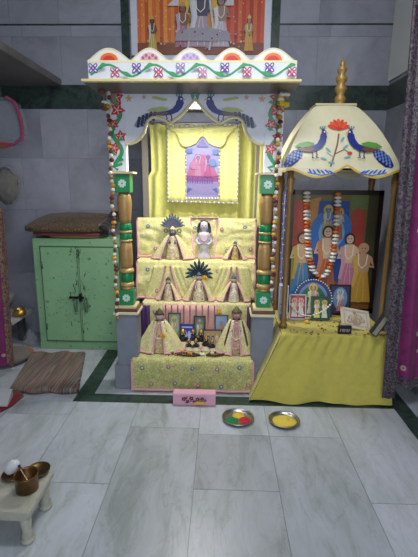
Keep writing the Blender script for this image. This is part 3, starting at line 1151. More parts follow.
# =================================================================== CANOPY SHRINE ON THE RIGHT
YK0, YK1 = 2.84, 3.28
kx0, kx1 = at(286.5, 260, Y=YK0).x, at(387.0, 260, Y=YK0).x
kxm = (kx0 + kx1) / 2
ZT = .49
can = thing('canopy', 'cream dome canopy on slim gilt posts, painted with peacocks and a red lotus', 'canopy', (kxm, YK0, ZT))
zb = at(339, 169, Y=YK0 - .04).z
for x in (kx0, kx1):
    for y in (YK0, YK1):
        p = MB()
        p.lathe([(.026, ZT + .003), (.028, ZT + .03), (.018, ZT + .045), (.026, ZT + .065), (.017, ZT + .085), (.019, ZT + .5), (.017, zb - .16),
                 (.025, zb - .14), (.018, zb - .12), (.026, zb - .09), (.026, zb - .06), (.018, zb - .045), (.022, zb)], '8A6A3C', (x, y, 0), 14)
        p.build('post', GOLDP, can)
yc = (YK0 + YK1) / 2
HX, HY = (kx1 - kx0) / 2 + .055, (YK1 - YK0) / 2 + .04
DH = at(339, 106, Y=yc - .07).z - zb
prof = [(0, 1.0), (.15, .955), (.39, .835), (.55, .74), (.68, .65), (.78, .57), (.86, .50), (.93, .43), (.98, .37), (1.0, .34)]
HD, kxd = HX * .93, kxm - .018


def wf(t):
    t = max(0, min(1, t))
    for i in range(len(prof) - 1):
        if t <= prof[i + 1][0]:
            a, b2 = prof[i], prof[i + 1]
            f = (t - a[0]) / (b2[0] - a[0])
            return a[1] + (b2[1] - a[1]) * f
    return prof[-1][1]


d = MB()
cream = 'DED6B2'
M_ = 16
for side in range(4):
    def fd(u, v, side=side):
        k = wf(v)
        a = (u * 2 - 1)
        hx, hy = HD * k, HY * k
        bow = .03 * (1 - a * a) * k
        if side == 0:
            p = (a * hx, -hy - bow)
        elif side == 1:
            p = (hx + bow, a * hy)
        elif side == 2:
            p = (-a * hx, hy + bow)
        else:
            p = (-hx - bow, -a * hy)
        return (kxd - .03 * v + p[0], yc + p[1], zb + DH * v)
    d.grid(fd, 12, M_, cream)
k = wf(1)
d.box((kxd - .03 - HD * k - .01, yc - HY * k - .015, zb + DH - .004), (kxd - .03 + HD * k + .01, yc + HY * k + .015, zb + DH + .012), 'C9BE94', .003)
d.box((kxm - HX, yc - HY, zb - .012), (kxm + HX, yc + HY, zb + .002), 'D8D0A8')
dome = d.build('dome', PAINT, can)


def ff(u, v, l):
    t = (v - zb) / DH
    k = wf(t)
    a = max(-1, min(1, (u - kxd) / (HD * k)))
    bow = .03 * (1 - a * a) * k
    return Vector((u, yc - HY * k - bow - l * 1.5 - .001, v + l))


def fz_(u, v, l):
    """dome painting coordinates: u across in metres from the middle, v up from the rim"""
    return ff(kxm - .048 + u, zb + v, l)


A = Art(fz_, seg=.05)
for s in (-1, 1):
    A = Art(fz_, seg=.05)
    f = lambda u, v, s=s: (s * (.345 - (.315 if s > 0 else .285) * u), .022 + .205 * v + .03 * u)
    peacock(A, f, blue='1E2F80', body='6E4A30', green='5E9A44', eye='6E86C8', ground='1E2A66')
    A.mb.build('painted_peacock', PAINT, dome)
A = Art(fz_, seg=.05)
A.line([(-.055, .012), (-.030, .09), (-.012, .15), (.0, .22)], .010, '8A5A44')
A.line([(-.03, .09), (.03, .12), (.06, .10)], .006, '8A5A44')
A.line([(-.035, .07), (-.08, .10)], .006, '7FA8B0')
for q in ((.065, .095), ):
    A.disc(q[0], q[1], .016, 'C8432E', .012)
for x, y, a in ((.04, .135, .6), (-.07, .115, 2.4), (-.10, .06, 2.8), (.05, .07, .2), (-.05, .035, 3.0), (.02, .18, .9)):
    A.disc(x, y, .022, '6FA8B4', .007, 8, rot=a)
for k in range(7):
    a = pi / 2 + (k - 3) * .42
    A.disc(.0 + .038 * cos(a), .248 + .030 * sin(a), .036, ('D8452A', 'E0603A')[k % 2], .013, 10, rot=a)
A.disc(0, .248, .020, 'C83A26', .012)
A.mb.build('painted_lotus', PAINT, dome)

# scalloped valance
vh = at(339, 182, Y=YK0 - .05).z


def val_edge(a):                                             # a in -1..1, returns drop below the rim
    b2 = abs(a)
    return .030 + .028 * cos(pi * (b2 * 2 - .9)) + (.022 if b2 > .92 else 0) - (.018 * max(0, 1 - b2 * 7))


for nm, y0, y1 in (('front', yc - HY - .035, yc - HY - .012), ('back', yc + HY + .012, yc + HY + .035)):
    pts = [(kxm - HX - .02, zb + .004), (kxm + HX + .02, zb + .004)]
    lw = [(kxm + (HX + .02) * a, zb - val_edge(a)) for a in [1 - 2 * i / 40 for i in range(41)]]
    v = MB()
    v.prism(pts + lw, y0, y1, 'E2DCC0')
    vo = v.build('valance', PAINT, can)
    A = Art(plane_fn((kxm, y0 if nm == 'front' else y1, zb), (1, 0, 0), (0, 0, 1), (0, -1 if nm == 'front' else 1, 0)))
    A.line([((HX + .015) * a, -val_edge(a) + .007) for a in [1 - 2 * i / 40 for i in range(41)]], .012, 'D8B23A')
    if nm == 'front':
        for s in (-1, 1):
            for k in range(6):
                A.disc(s * (.10 + .026 * k), -.020 + .004 * (k % 2), .020, '3A6AC0', .006, 8, rot=s * (.5 + .1 * k))
            A.line([(s * .08, -.026), (s * .16, -.040), (s * .25, -.022)], .006, '3A6AC0')
    A.mb.build('painted_border', PAINT, vo)
for x0, x1 in ((kxm - HX - .035, kxm - HX - .012), (kxm + HX + .012, kxm + HX + .035)):
    v = MB()
    v.box((x0, yc - HY - .03, zb - .045), (x1, yc + HY + .03, zb + .004), 'DAD2B0', .002)
    v.build('valance', PAINT, can)
# finial
zt = zb + DH + .012
fh = at(339, 58, Y=yc).z - zt
q = MB()
q.lathe([(.036, 0), (.024, .03 * fh), (.034, .10 * fh), (.040, .15 * fh), (.022, .24 * fh), (.036, .31 * fh), (.043, .37 * fh), (.022, .46 * fh),
         (.034, .52 * fh), (.040, .58 * fh), (.018, .67 * fh), (.030, .73 * fh), (.034, .77 * fh), (.014, .84 * fh), (.018, .88 * fh), (.010, .94 * fh), (.003, fh)],
        'B08A48', (kxm, yc, zt), 18)
q.build('finial', GOLDP, can)

# table under the yellow cloth
KX0, KX1 = at(279, 326, Z=ZT).x, at(387, 334, Z=ZT).x
YT0, YT1 = 2.72, 3.50
tb = thing('table', 'low wooden table hidden under the plain yellow cloth, carrying the canopy', 'table', ((KX0 + KX1) / 2, (YT0 + YT1) / 2, 0))
MB().box((KX0 + .02, YT0 + .02, ZT - .035), (KX1 - .02, YT1, ZT - .006), '6A4A32', .004).build('tabletop', MATTE, tb)
for x in (KX0 + .05, KX1 - .05):
    for y in (YT0 + .06, YT1 - .05):
        MB().box((x - .025, y - .025, 0), (x + .025, y + .025, ZT - .035), '6A4A32').build('leg', MATTE, tb)
b0, b1 = at(249, 401, Z=.0), at(391, 406, Z=.0)
yel = MB()


def fy(u, v):
    c = .36
    if v < c:
        t = v / c
        return (KX0 + (KX1 - KX0) * u + .004 * sin(u * 9), YT1 - .05 - (YT1 - .05 - YT0) * t, ZT + .001 + .003 * noise.noise(Vector((u * 9, v * 9, 3))))
    e = (v - c) / (1 - c)
    xt = KX0 + (KX1 - KX0) * u
    xb = b0.x + (b1.x - b0.x) * u
    x = xt + (xb - xt) * e ** (1.0 if u < .5 else .8)
    fold = .030 * e * abs(noise.noise(Vector((u * 5.0 + e * .6, e * .7, 2.2)))) + .012 * e * sin(u * 19 + 2 * e) * (.4 + .6 * abs(sin(u * 5)))
    fold += .010 * sin(u * 60 + 3 * sin(e * 3)) * max(0, 1 - e * 2.2) * min(1, e * 8)
    yb = b0.y + (b1.y - b0.y) * u
    y = YT0 + (yb - .008 - YT0) * e - fold
    z = ZT + .001 - (ZT - .004) * e
    if e < .06:
        z += .004
    return (x, y, z + (.012 * sin(u * 11) * e if e > .8 else 0) * 0 + (.006 * (1 + sin(u * 13 + 1)) if e > .99 else 0))


yel.grid(fy, 110, 46, 'C0B452')
yel.grid(lambda u, v: (KX0 + (b0.x - KX0) * v - .004 + .01 * sin(u * 14) * v, YT0 + (YT1 - .05 - YT0) * u - (.06 * v * (1 - u)), ZT - (ZT - .004) * v), 24, 20, 'C0B452')
yel.grid(lambda u, v: (KX1 + (b1.x - KX1) * v + .004, YT0 + (YT1 - .05 - YT0) * u - (.06 * v * (1 - u)), ZT - (ZT - .004) * v), 24, 20, 'C0B452')
yc_ = yel.build('table_cloth', CLOTH)
tag(yc_, 'plain mustard yellow cloth draped over the low table and spreading on the floor', 'tablecloth')


def standing(name, label, cx, y, zb_, w, h, tilt, fcol, bg, draw, fw=.012, rotz=0, th=.014, roll=0, cat='picture', mt=None):
    t = thing(name, label, cat, (cx, y, zb_), rot=(-tilt, roll, rotz), group=None)
    M4 = WM[t.as_pointer()]
    f = MB()
    f.M = M4
    for a, b2 in (((-w / 2, 0), (-w / 2 + fw, h)), ((w / 2 - fw, 0), (w / 2, h)), ((-w / 2, 0), (w / 2, fw)), ((-w / 2, h - fw), (w / 2, h))):
        f.box((a[0], -th / 2, a[1]), (b2[0], th / 2, b2[1]), fcol)
    f.build('frame', mt or PAINT, t)
    p = MB()
    p.M = M4
    p.box((-w / 2 + fw * .8, -th / 4, fw * .8), (w / 2 - fw * .8, th / 4, h - fw * .8), bg)
    po = p.build('print', PRINT, t)
    A = Art(lambda a, b_, l: Vector((a, -th / 4 - l, b_)))
    A.mb.M = M4
    draw(A, w / 2 - fw, fw, h - fw)
    A.mb.build('printed_scene', PRINT, po)
    return t


# large painting behind
YG = 3.225
gx0, gx1 = at(287, 250, Y=YG).x, at(378, 250, Y=YG).x
gz0, gz1 = ZT + .004, at(330, 190, Y=YG).z


def draw_big(A, hw, z0, z1):
    A.tone = .85
    s = (z1 - z0)
    W = 2 * hw
    X = lambda u: -hw + W * u
    Zz = lambda v: z0 + s * v
    A.rect(-hw, z0, hw, z1, '7A6A30')
    A.rect(X(0), Zz(.5), X(.16), Zz(.95), 'B84A30')
    A.rect(X(0), Zz(0), X(.12), Zz(.45), 'B8A040')
    A.poly([(X(.12), Zz(.6)), (X(.2), Zz(.96)), (X(.32), Zz(.98)), (X(.30), Zz(.5))], 'C88A3A')
    A.poly([(X(.24), Zz(.25)), (X(.30), Zz(.95)), (X(.66), Zz(.95)), (X(.7), Zz(.25))], '1E4A9A')
    A.disc(X(.47), Zz(.66), .17, '3A78C8', .20)
    A.disc(X(.47), Zz(.68), .10, '8AB4E0', .12)
    A.rect(X(.68), Zz(.88), X(.9), Zz(1), '6A7A3A')
    A.poly([(X(.70), Zz(.35)), (X(.70), Zz(.85)), (X(.78), Zz(.90)), (X(.86), Zz(.84)), (X(.86), Zz(.35))], 'B8402C')
    A.rect(X(.88), Zz(0), X(1), Zz(1), '4A4A28')
    A.poly([(X(.1), Zz(0)), (X(1), Zz(0)), (X(1), Zz(.12)), (X(.3), Zz(.20))], '8A5A2E')
    for k in range(26):
        A.disc(X(.1 + .8 * ((k * 37) % 100) / 100), Zz(.02 + .2 * ((k * 53) % 100) / 100), .016, ('A0703A', '5A6A3A', 'C0A050')[k % 3], .010, 7)
    # pair in the medallion
    A.disc(X(.43), Zz(.84), .050, '2A4A7A')
    A.person(X(.41), Zz(.63), .25, 'C8A040', '6A8AC8', 'D8C070', halo='C8A850', crown='D8B050', wide=1.1)
    A.person(X(.54), Zz(.62), .24, 'B85A4A', 'D8B898', 'C8A060', halo='C8A850', crown='D8B050', wide=1.1)
    A.person(X(.12), Zz(.12), .52, '4A8AC0', 'D8B088', 'C8A84A', halo=None, wide=1.05)
    A.person(X(.42), Zz(.14), .56, 'B86A4A', 'E0BC98', 'D88A5A', wide=1.05)
    A.person(X(.69), Zz(.13), .51, 'C87A98', 'E0BC98', 'D8A0A8', wide=1.05)
    A.person(X(.86), Zz(.06), .50, 'C8983A', 'C89A78', 'D8B050', hair='C89A78', wide=1.15)


standing('painting', 'large framed painting of robed standing figures at the back of the canopy', (gx0 + gx1) / 2, YG, gz0, gx1 - gx0, gz1 - gz0, .0, '241A16', '7A6A30', draw_big, fw=.035, th=.03)
# the painted panel edge on the left: glittering lilac cloth
lx = at(283, 240, Y=3.40).x
g = MB()
g.grid(lambda u, v: (lx - .085 + .11 * u, 3.40 + .008 * sin(u * 30), ZT + .003 + v * (gz1 + .02 - ZT)), 24, 14, 'A8A8D4')
for k in range(60):
    g.ball((lx - .08 + .10 * ((k * 37) % 100) / 100, 3.388, ZT + .02 + (gz1 - ZT) * ((k * 61) % 100) / 100), .005, 'ECECF6', 5, 4)
tag(g.build('lilac_cloth', CLOTH, None, 'solid'), 'narrow lilac sequinned cloth hanging at the left of the large painting', 'cloth')

# U-shaped garland over the painting
gt = thing('garland', 'thick orange and white flower garland hanging in a U over the large painting', 'garland', (kxm - .05, YG - .06, 1.0))
Pg = []
YGG = YG - .060
pl = [(307, 193), (307.5, 215), (308, 238), (309, 256), (313, 270), (320, 278), (326, 274), (331, 264), (334, 250), (336, 232), (337.5, 212), (338, 194)]
W = [at(a, b2, Y=YGG) for a, b2 in pl]
dens = []
for i in range(len(W) - 1):
    L_ = (W[i + 1] - W[i]).length
    m = max(1, int(L_ / .026))
    dens += [W[i].lerp(W[i + 1], k / m) for k in range(m)]
dens.append(W[-1])
MB().tube(dens, .004, 'C8B890', 5).build('thread', CLOTH, gt)
for k, p in enumerate(dens):
    c = ('E6E2DA', 'D8D4CC', 'E6E2DA', 'D87A2E', 'C8542A')[k % 5]
    r_ = .026 if k % 5 < 3 else .023
    MB().lathe([(.008, -.012), (r_, -.007), (r_, .003), (.012, .011)], c, p, 9, wav=.14, waves=5).build('blossom', PETAL, gt)


def on_table(px, py):
    return at(px, py, Z=ZT + .004)


def dr_person(robe, skin, bg2, halo='C8A850', n=1, extra=None):
    def d(A, hw, z0, z1):
        s = z1 - z0
        A.disc(0, z0 + s * .55, hw * .8, bg2, s * .42)
        for k in range(n):
            A.person((k - (n - 1) / 2) * hw * .9, z0 + s * .06, s * .82, robe[k % len(robe)], skin, 'E0D8B0', halo=halo, crown='D8B050', wide=1.1)
        if extra:
            extra(A, hw, z0, z1)
    return d


# arched icon with pearls
ya = 3.10
p0, p1 = at(293, 318, Y=ya), at(331, 318, Y=ya)
ht = at(312, 280, Y=ya).z - ZT
t = thing('arched_icon', 'round-topped blue and green icon edged with pearls under the canopy', 'icon', ((p0.x + p1.x) / 2, ya, ZT + .004), rot=(-.15, 0, 0))
M4 = WM[t.as_pointer()]
hw = (p1.x - p0.x) / 2
out = [(-hw, 0), (hw, 0)] + [(hw * cos(a), ht * .42 + ht * .56 * sin(a)) for a in [pi * k / 16 for k in range(17)]]
m = MB()
m.M = M4
m.prism(out, -.008, .008, '2A3F7A')
bo = m.build('board', PAINT, t)
A = Art(lambda a, b2, l: Vector((a, -.008 - l, b2)))
A.mb.M = M4
A.disc(0, ht * .42, hw * .80, '7A86B8', ht * .48, a0=0, a1=pi)
A.disc(0, ht * .40, hw * .68, '1F6A4A', ht * .42, a0=0, a1=pi)
A.rect(-hw * .68, .01, hw * .68, ht * .42, '1E5A44')
A.person(0, .02, ht * .8, 'D8D4C0', 'C8A890', 'E0D8A8', halo='D8B84A', crown='D8B050', wide=1.3)
A.mb.build('painted_figure', PRINT, bo)
m = MB()
m.M = M4
for k in range(25):
    a = pi * k / 24
    m.ball((hw * 1.0 * cos(a), -.012, ht * .42 + ht * .56 * sin(a)), .006, 'D8D4D0', 6, 5)
m.build('pearl_edging', CERAM, t)


def px_frame(name, label, x0, x1, ytop, ybot, fcol, bg, draw, tilt=.2, fw=.008, z=None, roll=0, rotz=0, zs=None, mt=None):
    zs = ZT + .004 if zs is None else zs
    c = at((x0 + x1) / 2, ybot, Z=zs)
    a, b2 = at(x0, ybot, Y=c.y), at(x1, ybot, Y=c.y)
    tp = at((x0 + x1) / 2, ytop, Y=c.y + .03)
    return standing(name, label, c.x, c.y + .008, zs + .002, b2.x - a.x, (tp.z - zs) / cos(tilt), tilt, fcol, bg, draw, fw, rotz, roll=roll, mt=mt)


px_frame('framed_picture', 'small red picture in a pale blue frame, leftmost under the canopy', 289, 306, 295, 320, 'B8C0CC', '9A3038', dr_person(['D8D0D0'], 'C8A8A0', 'C05A5A', 'E0A0A8', 2))
px_frame('framed_picture', 'small dark green picture of two figures in front of the arched icon', 311, 330, 297, 321, '3A4A44', '1E4A30', dr_person(['D8C860', 'C8D4C0'], 'C8B090', '3A6A4A', 'C8B860', 2))
px_frame('framed_picture', 'dark framed picture of a blue-haloed figure right of the arched icon', 329, 350, 285, 315, '2A1A1C', '3A3A5A', dr_person(['C86A8A'], 'C8B0B8', '6A90C0', 'B8D0E8', 1), tilt=.12, fw=.012)
# big leaning relief frame
c = on_table(352, 330)


def relief(A, hw, z0, z1):
    A.rect(-hw, z0, hw, z1, 'B8AE9C')
    A.rect(-hw * .9, z0 + .012, hw * .9, z1 - .012, 'CFC8B8')
    for x, y, r_ in ((-.03, .06, .03), (.02, .07, .034), (.0, .04, .04), (.05, .05, .02), (-.05, .035, .02)):
        A.disc(x, z0 + y, r_, 'A8917A', r_ * .8)
        A.disc(x, z0 + y + .005, r_ * .6, 'C8B49A', r_ * .6)
    A.person(-.01, z0 + .02, (z1 - z0) * .8, 'A89078', 'B89A80', 'D0C0A8', crown='C0A878', wide=1.5)


standing('framed_picture', 'white and gold relief picture in a pale frame leaning askew on the yellow cloth', c.x + .03, c.y - .0, ZT + .012, .215, .155, .75, 'CFC4A8', 'C0B8A8', relief, .016, rotz=.12, roll=.20)
# little dark name box
c = on_table(343, 332)
t = thing('name_block', 'tiny black block with pale lettering in front of the leaning frame', 'sign', (c.x, c.y - .03, ZT + .004))
MB().box((c.x - .045, c.y - .04, ZT + .004), (c.x + .045, c.y - .02, ZT + .062), '1C1A1E', .002).build('block', PAINT, t)
A = Art(plane_fn((c.x, c.y - .04, ZT + .02), (1, 0, 0), (0, 0, 1), (0, -1, 0)))
for k, x in enumerate((-.032, -.018, -.004, .010, .024)):
    A.rect(x, .0, x + .003, .020, 'B8B0A0')
    A.rect(x, .017, x + .009, .020, 'B8B0A0')
    if k % 2:
        A.rect(x + .006, .0, x + .009, .020, 'B8B0A0')
    else:
        A.rect(x, .008, x + .008, .011, 'B8B0A0')
A.mb.build('lettering', PAINT, [c2 for c2 in t.children][0])
# dark book leaning at the right
c = on_table(371, 335)
t = thing('book', 'thick dark covered book propped upright at the right end of the yellow cloth', 'book', (c.x + .01, c.y - .0, ZT + .010), rot=(-.2, .52, -.3))
M4 = WM[t.as_pointer()]
for nm, a, b2, col in (('cover', (-.022, -.045, 0), (.022, .045, .15), '2A302E'), ('pages', (-.016, -.047, .004), (.016, .040, .147), '8A8474')):
    m = MB()
    m.M = M4
    m.box(a, b2, col, .002)
    m.build(nm, MATTE, t)
# white and blue box left of the canopy post
c = at(278, 322, Y=2.98)
t = thing('carton', 'white and blue printed carton standing between the shrine pillar and the canopy post', 'box', (c.x, 3.02, ZT + .004))
a = at(272, 322, Y=2.98).x
MB().box((max(a, KX0 + .012), 2.98, ZT + .004), (KX0 + .075, 3.06, at(278, 286, Y=2.98).z), 'B8C0D4', .003).build('body', PRINT, t)
A = Art(plane_fn((KX0 + .042, 2.98, ZT + .01), (1, 0, 0), (0, 0, 1), (0, -1, 0)))
A.rect(-.025, .01, .025, .05, '5A78B8')
A.rect(-.02, .07, .02, .10, '7A90C8')
A.rect(-.025, .12, .025, .128, 'C84A4A')
A.mb.build('printed_label', PRINT, t.children[0])

# petals strewn over the yellow cloth
pt = MB()
r = R(21)
for k in range(95):
    px, py = r.uniform(290, 372), r.uniform(316, 336)
    p = at(px, py, Z=ZT + .006)
    c = r.choice(['7A2036', '5A1A3A', '8A2A5A', 'C8A43A', 'D8B84A', '6A2A2A', 'D8D0C0', '3A1A20', 'B86A9A'])
    s_ = r.uniform(.004, .010)
    pt.lathe([(.2 * s_, 0), (s_, .003), (s_ * .7, .005), (.1 * s_, .003)], c, p, 6, sx=r.uniform(.6, 1.2))
tag(pt.build('petals', PETAL), 'crimson, purple and yellow petals strewn over the yellow cloth under the canopy', 'petals', None, 'stuff')
t = thing('flower', 'bright yellow blossom on the yellow cloth before the small green picture', 'flower', on_table(307, 323))
c = on_table(307, 323)
MB().lathe([(.006, 0), (.018, .006), (.020, .014), (.008, .022)], 'E0B02E', c, 10, wav=.15, waves=5).build('bloom', PETAL, t)
# string of white blossoms across the small pictures
t = thing('string_of_blossoms', 'thin string of white blossoms slung across the two smallest pictures under the canopy', 'garland', on_table(312, 318))
P = [at(a, b2, Y=3.01) for a, b2 in ((290, 304), (296, 311), (303, 315), (311, 316), (319, 313), (326, 309), (332, 303))]
MB().tube(P, .003, 'D8D4CC', 5).build('thread', CLOTH, t)
for i in range(len(P) - 1):
    for k in range(3):
        MB().ball(P[i].lerp(P[i + 1], k / 3), (.009, .007, .007), 'E4E0DA', 7, 5).build('blossom', PETAL, t)

# =================================================================== CURTAINS
ctop, cbot = at(413.5, 0, Y=2.60), at(381.5, 408, Y=2.60)
cR = thing('curtain', 'magenta brocade curtain with a silver patterned border hanging at the far right', 'curtain', (cbot.x + .2, 2.62, .08))
ZTOP = 3.0
dxdz = (ctop.x - cbot.x) / (ctop.z - cbot.z)


def fc(u, v):
    z = .16 + (ZTOP - .16) * v
    x = cbot.x + dxdz * (z - cbot.z) + .070 + .55 * u
    return (x, 2.64 + .018 * sin(u * 26 + .6 * sin(v * 3)), z + .01 * sin(u * 20) * (1 - v))


MB().grid(fc, 70, 40, 'FFFFFF').build('drape', PURPLEC, cR)


def fb(u, v):
    z = .085 + (ZTOP - .085) * v
    x = cbot.x + dxdz * (z - cbot.z) + .085 * u
    return (x, 2.605 + .006 * sin(u * 9 + v * 4), z)


MB().grid(fb, 10, 50, 'FFFFFF').build('border', PURPLEB, cR, 'solid')
hm = MB()
hm.grid(lambda u, v: (fc(u, 0)[0], fc(u, 0)[1] - .006, fc(u, 0)[2] - .01 + .07 * v + .008 * abs(sin(u * 40))), 70, 4, 'FFFFFF')
hm.build('hem', PURPLEB, cR)
MB().tube([(cbot.x + .1, 2.63, ZTOP + .01), (2.55, 2.63, ZTOP + .01)], .014, '8A8A88').build('rod', METAL, cR)

lt = thing('curtain', 'magenta and gold brocade curtain drawn to the far left edge', 'curtain', (at(0, 365, Y=3.0).x, 3.0, .12))
e0, e1 = at(4, 212, Y=3.0), at(14, 366, Y=3.0)


def fl_(u, v):
    z = e1.z + (e0.z + .42 * (1 - u) - e1.z) * v
    xe = e1.x + (e0.x - e1.x) * v
    return (xe - .45 * (1 - u), 3.0 + .015 * sin(u * 22), z)


MB().grid(fl_, 40, 30, 'FFFFFF').build('drape', PURPLEC, lt)
MB().grid(lambda u, v: (fl_(.88 + .12 * u, v)[0], fl_(.88 + .12 * u, v)[1] - .008, fl_(.88 + .12 * u, v)[2]), 10, 30, 'FFFFFF').build('border', GOLDB, lt, 'solid')
MB().tube([(XL + .01, 3.0, e0.z + .44), (e0.x - .4, 3.0, e0.z + .42)], .010, '8A8A88').build('rod', METAL, lt)

# =================================================================== GREEN CABINET
YF = 3.545
cx0, cx1 = at(37, 300, Y=YF).x, at(126, 300, Y=YF).x
cz = at(80, 239, Y=YF).z
cab = thing('cabinet', 'battered green metal two-door cabinet standing against the back wall', 'cabinet', ((cx0 + cx1) / 2, YF, 0))
b = MB()
b.box((cx0, YF, .0), (cx1, 3.93, cz), (1, 1, 1), .006)
b.box((cx0, YF - .006, 0), (cx1, YF, .065), (.86, .86, .86), .002)
b.box((at(45, 300, Y=YF).x - .012, YF - .002, .072), (cx1 - .038, YF + .001, cz - .062), (.25, .28, .25))
b.build('body', GREENP, cab)
seam = at(81.5, 300, Y=YF).x
d0, d1 = at(45, 300, Y=YF).x, cx1 - .05
for k, (x0, x1) in enumerate(((d0, seam - .002), (seam + .002, d1))):
    m = MB()
    m.box((x0, YF - .014, .085), (x1, YF + .004, cz - .075), (.97, 1, .97), .003)
    do = m.build('door', GREENP, cab)
    hx = seam + (-.045 if k == 0 else .045)
    h = MB()
    h.tube([(hx, YF - .018, .475), (hx, YF - .045, .465), (hx, YF - .045, .385), (hx, YF - .018, .375)], .008, '55705A', 6)
    h.box((hx - .016, YF - .022, .36), (hx + .016, YF - .013, .49), '5E7A62')
    h.build('handle', PAINT, do)
    for z in (.22, .78):
        hh = MB()
        xx = x0 + .006 if k == 0 else x1 - .006
        hh.lathe([(.008, -.03), (.008, .03)], '4A6A50', (xx, YF - .016, z), 8)
        hh.build('hinge', PAINT, do)
m = MB()
m.box((seam - .10, YF - .030, .485), (seam + .03, YF - .016, .505), '3A3A34', .002)
m.box((seam - .012, YF - .034, .46), (seam + .012, YF - .016, .53), '4A463C', .002)
m.build('bolt', METAL, cab)
A = Art(plane_fn((seam, YF - .0145, 0), (1, 0, 0), (0, 0, 1), (0, -1, 0)))
r = R(31)
for k in range(70):                                         # scratches and chipped paint round the seam
    zc = r.choice([.88, .82, .50, .52, .15, .40, .62])
    x, z = r.gauss(0, .035), zc + r.gauss(0, .045)
    if abs(x) < .2 and .1 < z < .93:
        A.line([(x, z), (x + r.gauss(0, .008), z + r.uniform(.005, .045))], r.uniform(.002, .008), r.choice(['2A2A22', '3A3A2E', '4A4A3A', '2E3028']))
for k in range(60):
    x, z = r.uniform(-.28, .24), r.uniform(.12, .9)
    A.line([(x, z), (x + r.gauss(0, .008), z + r.uniform(-.012, .012))], r.uniform(.002, .005), '3E4A3A')
A.line([(0, .09), (0, .93)], .004, '23261F')
A.mb.build('chipped_paint', MATTE, cab)

# folded blankets on top
r = R(5)
bx0_, bx1_ = at(33, 230, Y=3.56).x, at(108, 230, Y=3.56).x


def slabcloth(name, label, x0, x1, y0, y1, z0, z1, mt, col, seed, slope=0, shear=0):
    def fn(u, v):
        a = 2 * pi * u
        ex = .5
        cx, cy = cos(a), sin(a)
        sx = abs(cx) ** ex * (1 if cx > 0 else -1)
        sy = abs(cy) ** ex * (1 if cy > 0 else -1)
        t = v * 2 - 1
        k = (1 - abs(t) ** 6) ** .25 if abs(t) < 1 else 0
        n = noise.noise(Vector((cx * 2, cy * 2, seed + t)))
        x = (x0 + x1) / 2 + (x1 - x0) / 2 * sx * max(k, .02) * (1 + .03 * n)
        y = (y0 + y1) / 2 + (y1 - y0) / 2 * sy * max(k, .02)
        x += shear * (y - y0)
        return (x, y, slope * (y - y0) * (t + 1) / 2 + (z0 + z1) / 2 + (z1 - z0) / 2 * t + (.008 * n if t > 0 else 0))
    m = MB()
    m.grid(fn, 40, 14, col)
    return tag(m.build(name, mt), label, 'blanket', 'folded cloths stacked on the cabinet')


slabcloth('folded_cloth', 'pale yellow and green folded cloth, lowest of the stack on the cabinet', bx0_ + .10, bx1_ - .08, 3.57, 3.86, cz + .001, cz + .024, CLOTH, 'A89E5A', 1)
slabcloth('folded_cloth', 'dull crimson folded cloth in the middle of the stack on the cabinet', bx0_ - .03, bx1_ - .06, 3.52, 3.88, cz + .024, cz + .052, CLOTH, '84303A', 2)
slabcloth('folded_blanket', 'dark brown and gold patterned blanket on top of the stack on the cabinet', bx0_ - .11, bx1_ - .055, 3.50, 3.90, cz + .053, cz + .10, BLANKET, 'FFFFFF', 3, .30, .22)
m = MB()
ed = at(104, 222, Y=3.6)
m.tube([(ed.x + .03 * k / 12, 3.56 + .32 * k / 12, cz + .075 + .008 * k + .008 * sin(k)) for k in range(13)], [.052 + .008 * sin(k * 1.7) for k in range(13)], '241418', 12)
tag(m.build('rolled_cloth', CLOTH), 'dark rolled cloth at the right end of the cabinet top', 'cloth')

# =================================================================== LEFT FLOOR THINGS
rg = MB()
A0, A1, B1, B0 = at(10, 390, Z=.03), at(77, 390, Z=.03), at(84, 353, Z=.03), at(33, 353, Z=.03)


def frg(u, v):
    p = A0.lerp(A1, u).lerp(B0.lerp(B1, u), v)
    n = noise.noise(Vector((u * 4, v * 3, 1)))
    z = .042 + .014 * n + .014 * sin(u * 16) * max(0, 1 - v * 5) + (.020 * math.exp(-((u - .28) ** 2) / .006)) * max(0, 1 - v * 3)
    return (p.x, p.y + .012 * sin(u * 13), z)


rg.grid(frg, 60, 30, 'FFFFFF')
rg.grid(lambda u, v: (frg(u, 0)[0] + .0, frg(u, 0)[1] - .014 * sin(pi * v), frg(u, 0)[2] * (1 - v) + .003 * v), 60, 8, 'FFFFFF')
rg.grid(lambda u, v: (frg(1, u)[0] + .012 * sin(pi * v), frg(1, u)[1], frg(1, u)[2] * (1 - v) + .003 * v), 24, 6, 'FFFFFF')
rg.grid(lambda u, v: (frg(0, u)[0] - .012 * sin(pi * v), frg(0, u)[1], frg(0, u)[2] * (1 - v) + .003 * v), 24, 6, 'FFFFFF')
rg.grid(lambda u, v: (frg(u, 1)[0], frg(u, 1)[1], frg(u, 1)[2] * (1 - v) + .003 * v), 24, 6, 'FFFFFF')
tag(rg.build('folded_mat', STRIPE), 'striped brown rag mat lying folded on the floor before the cabinet', 'mat')

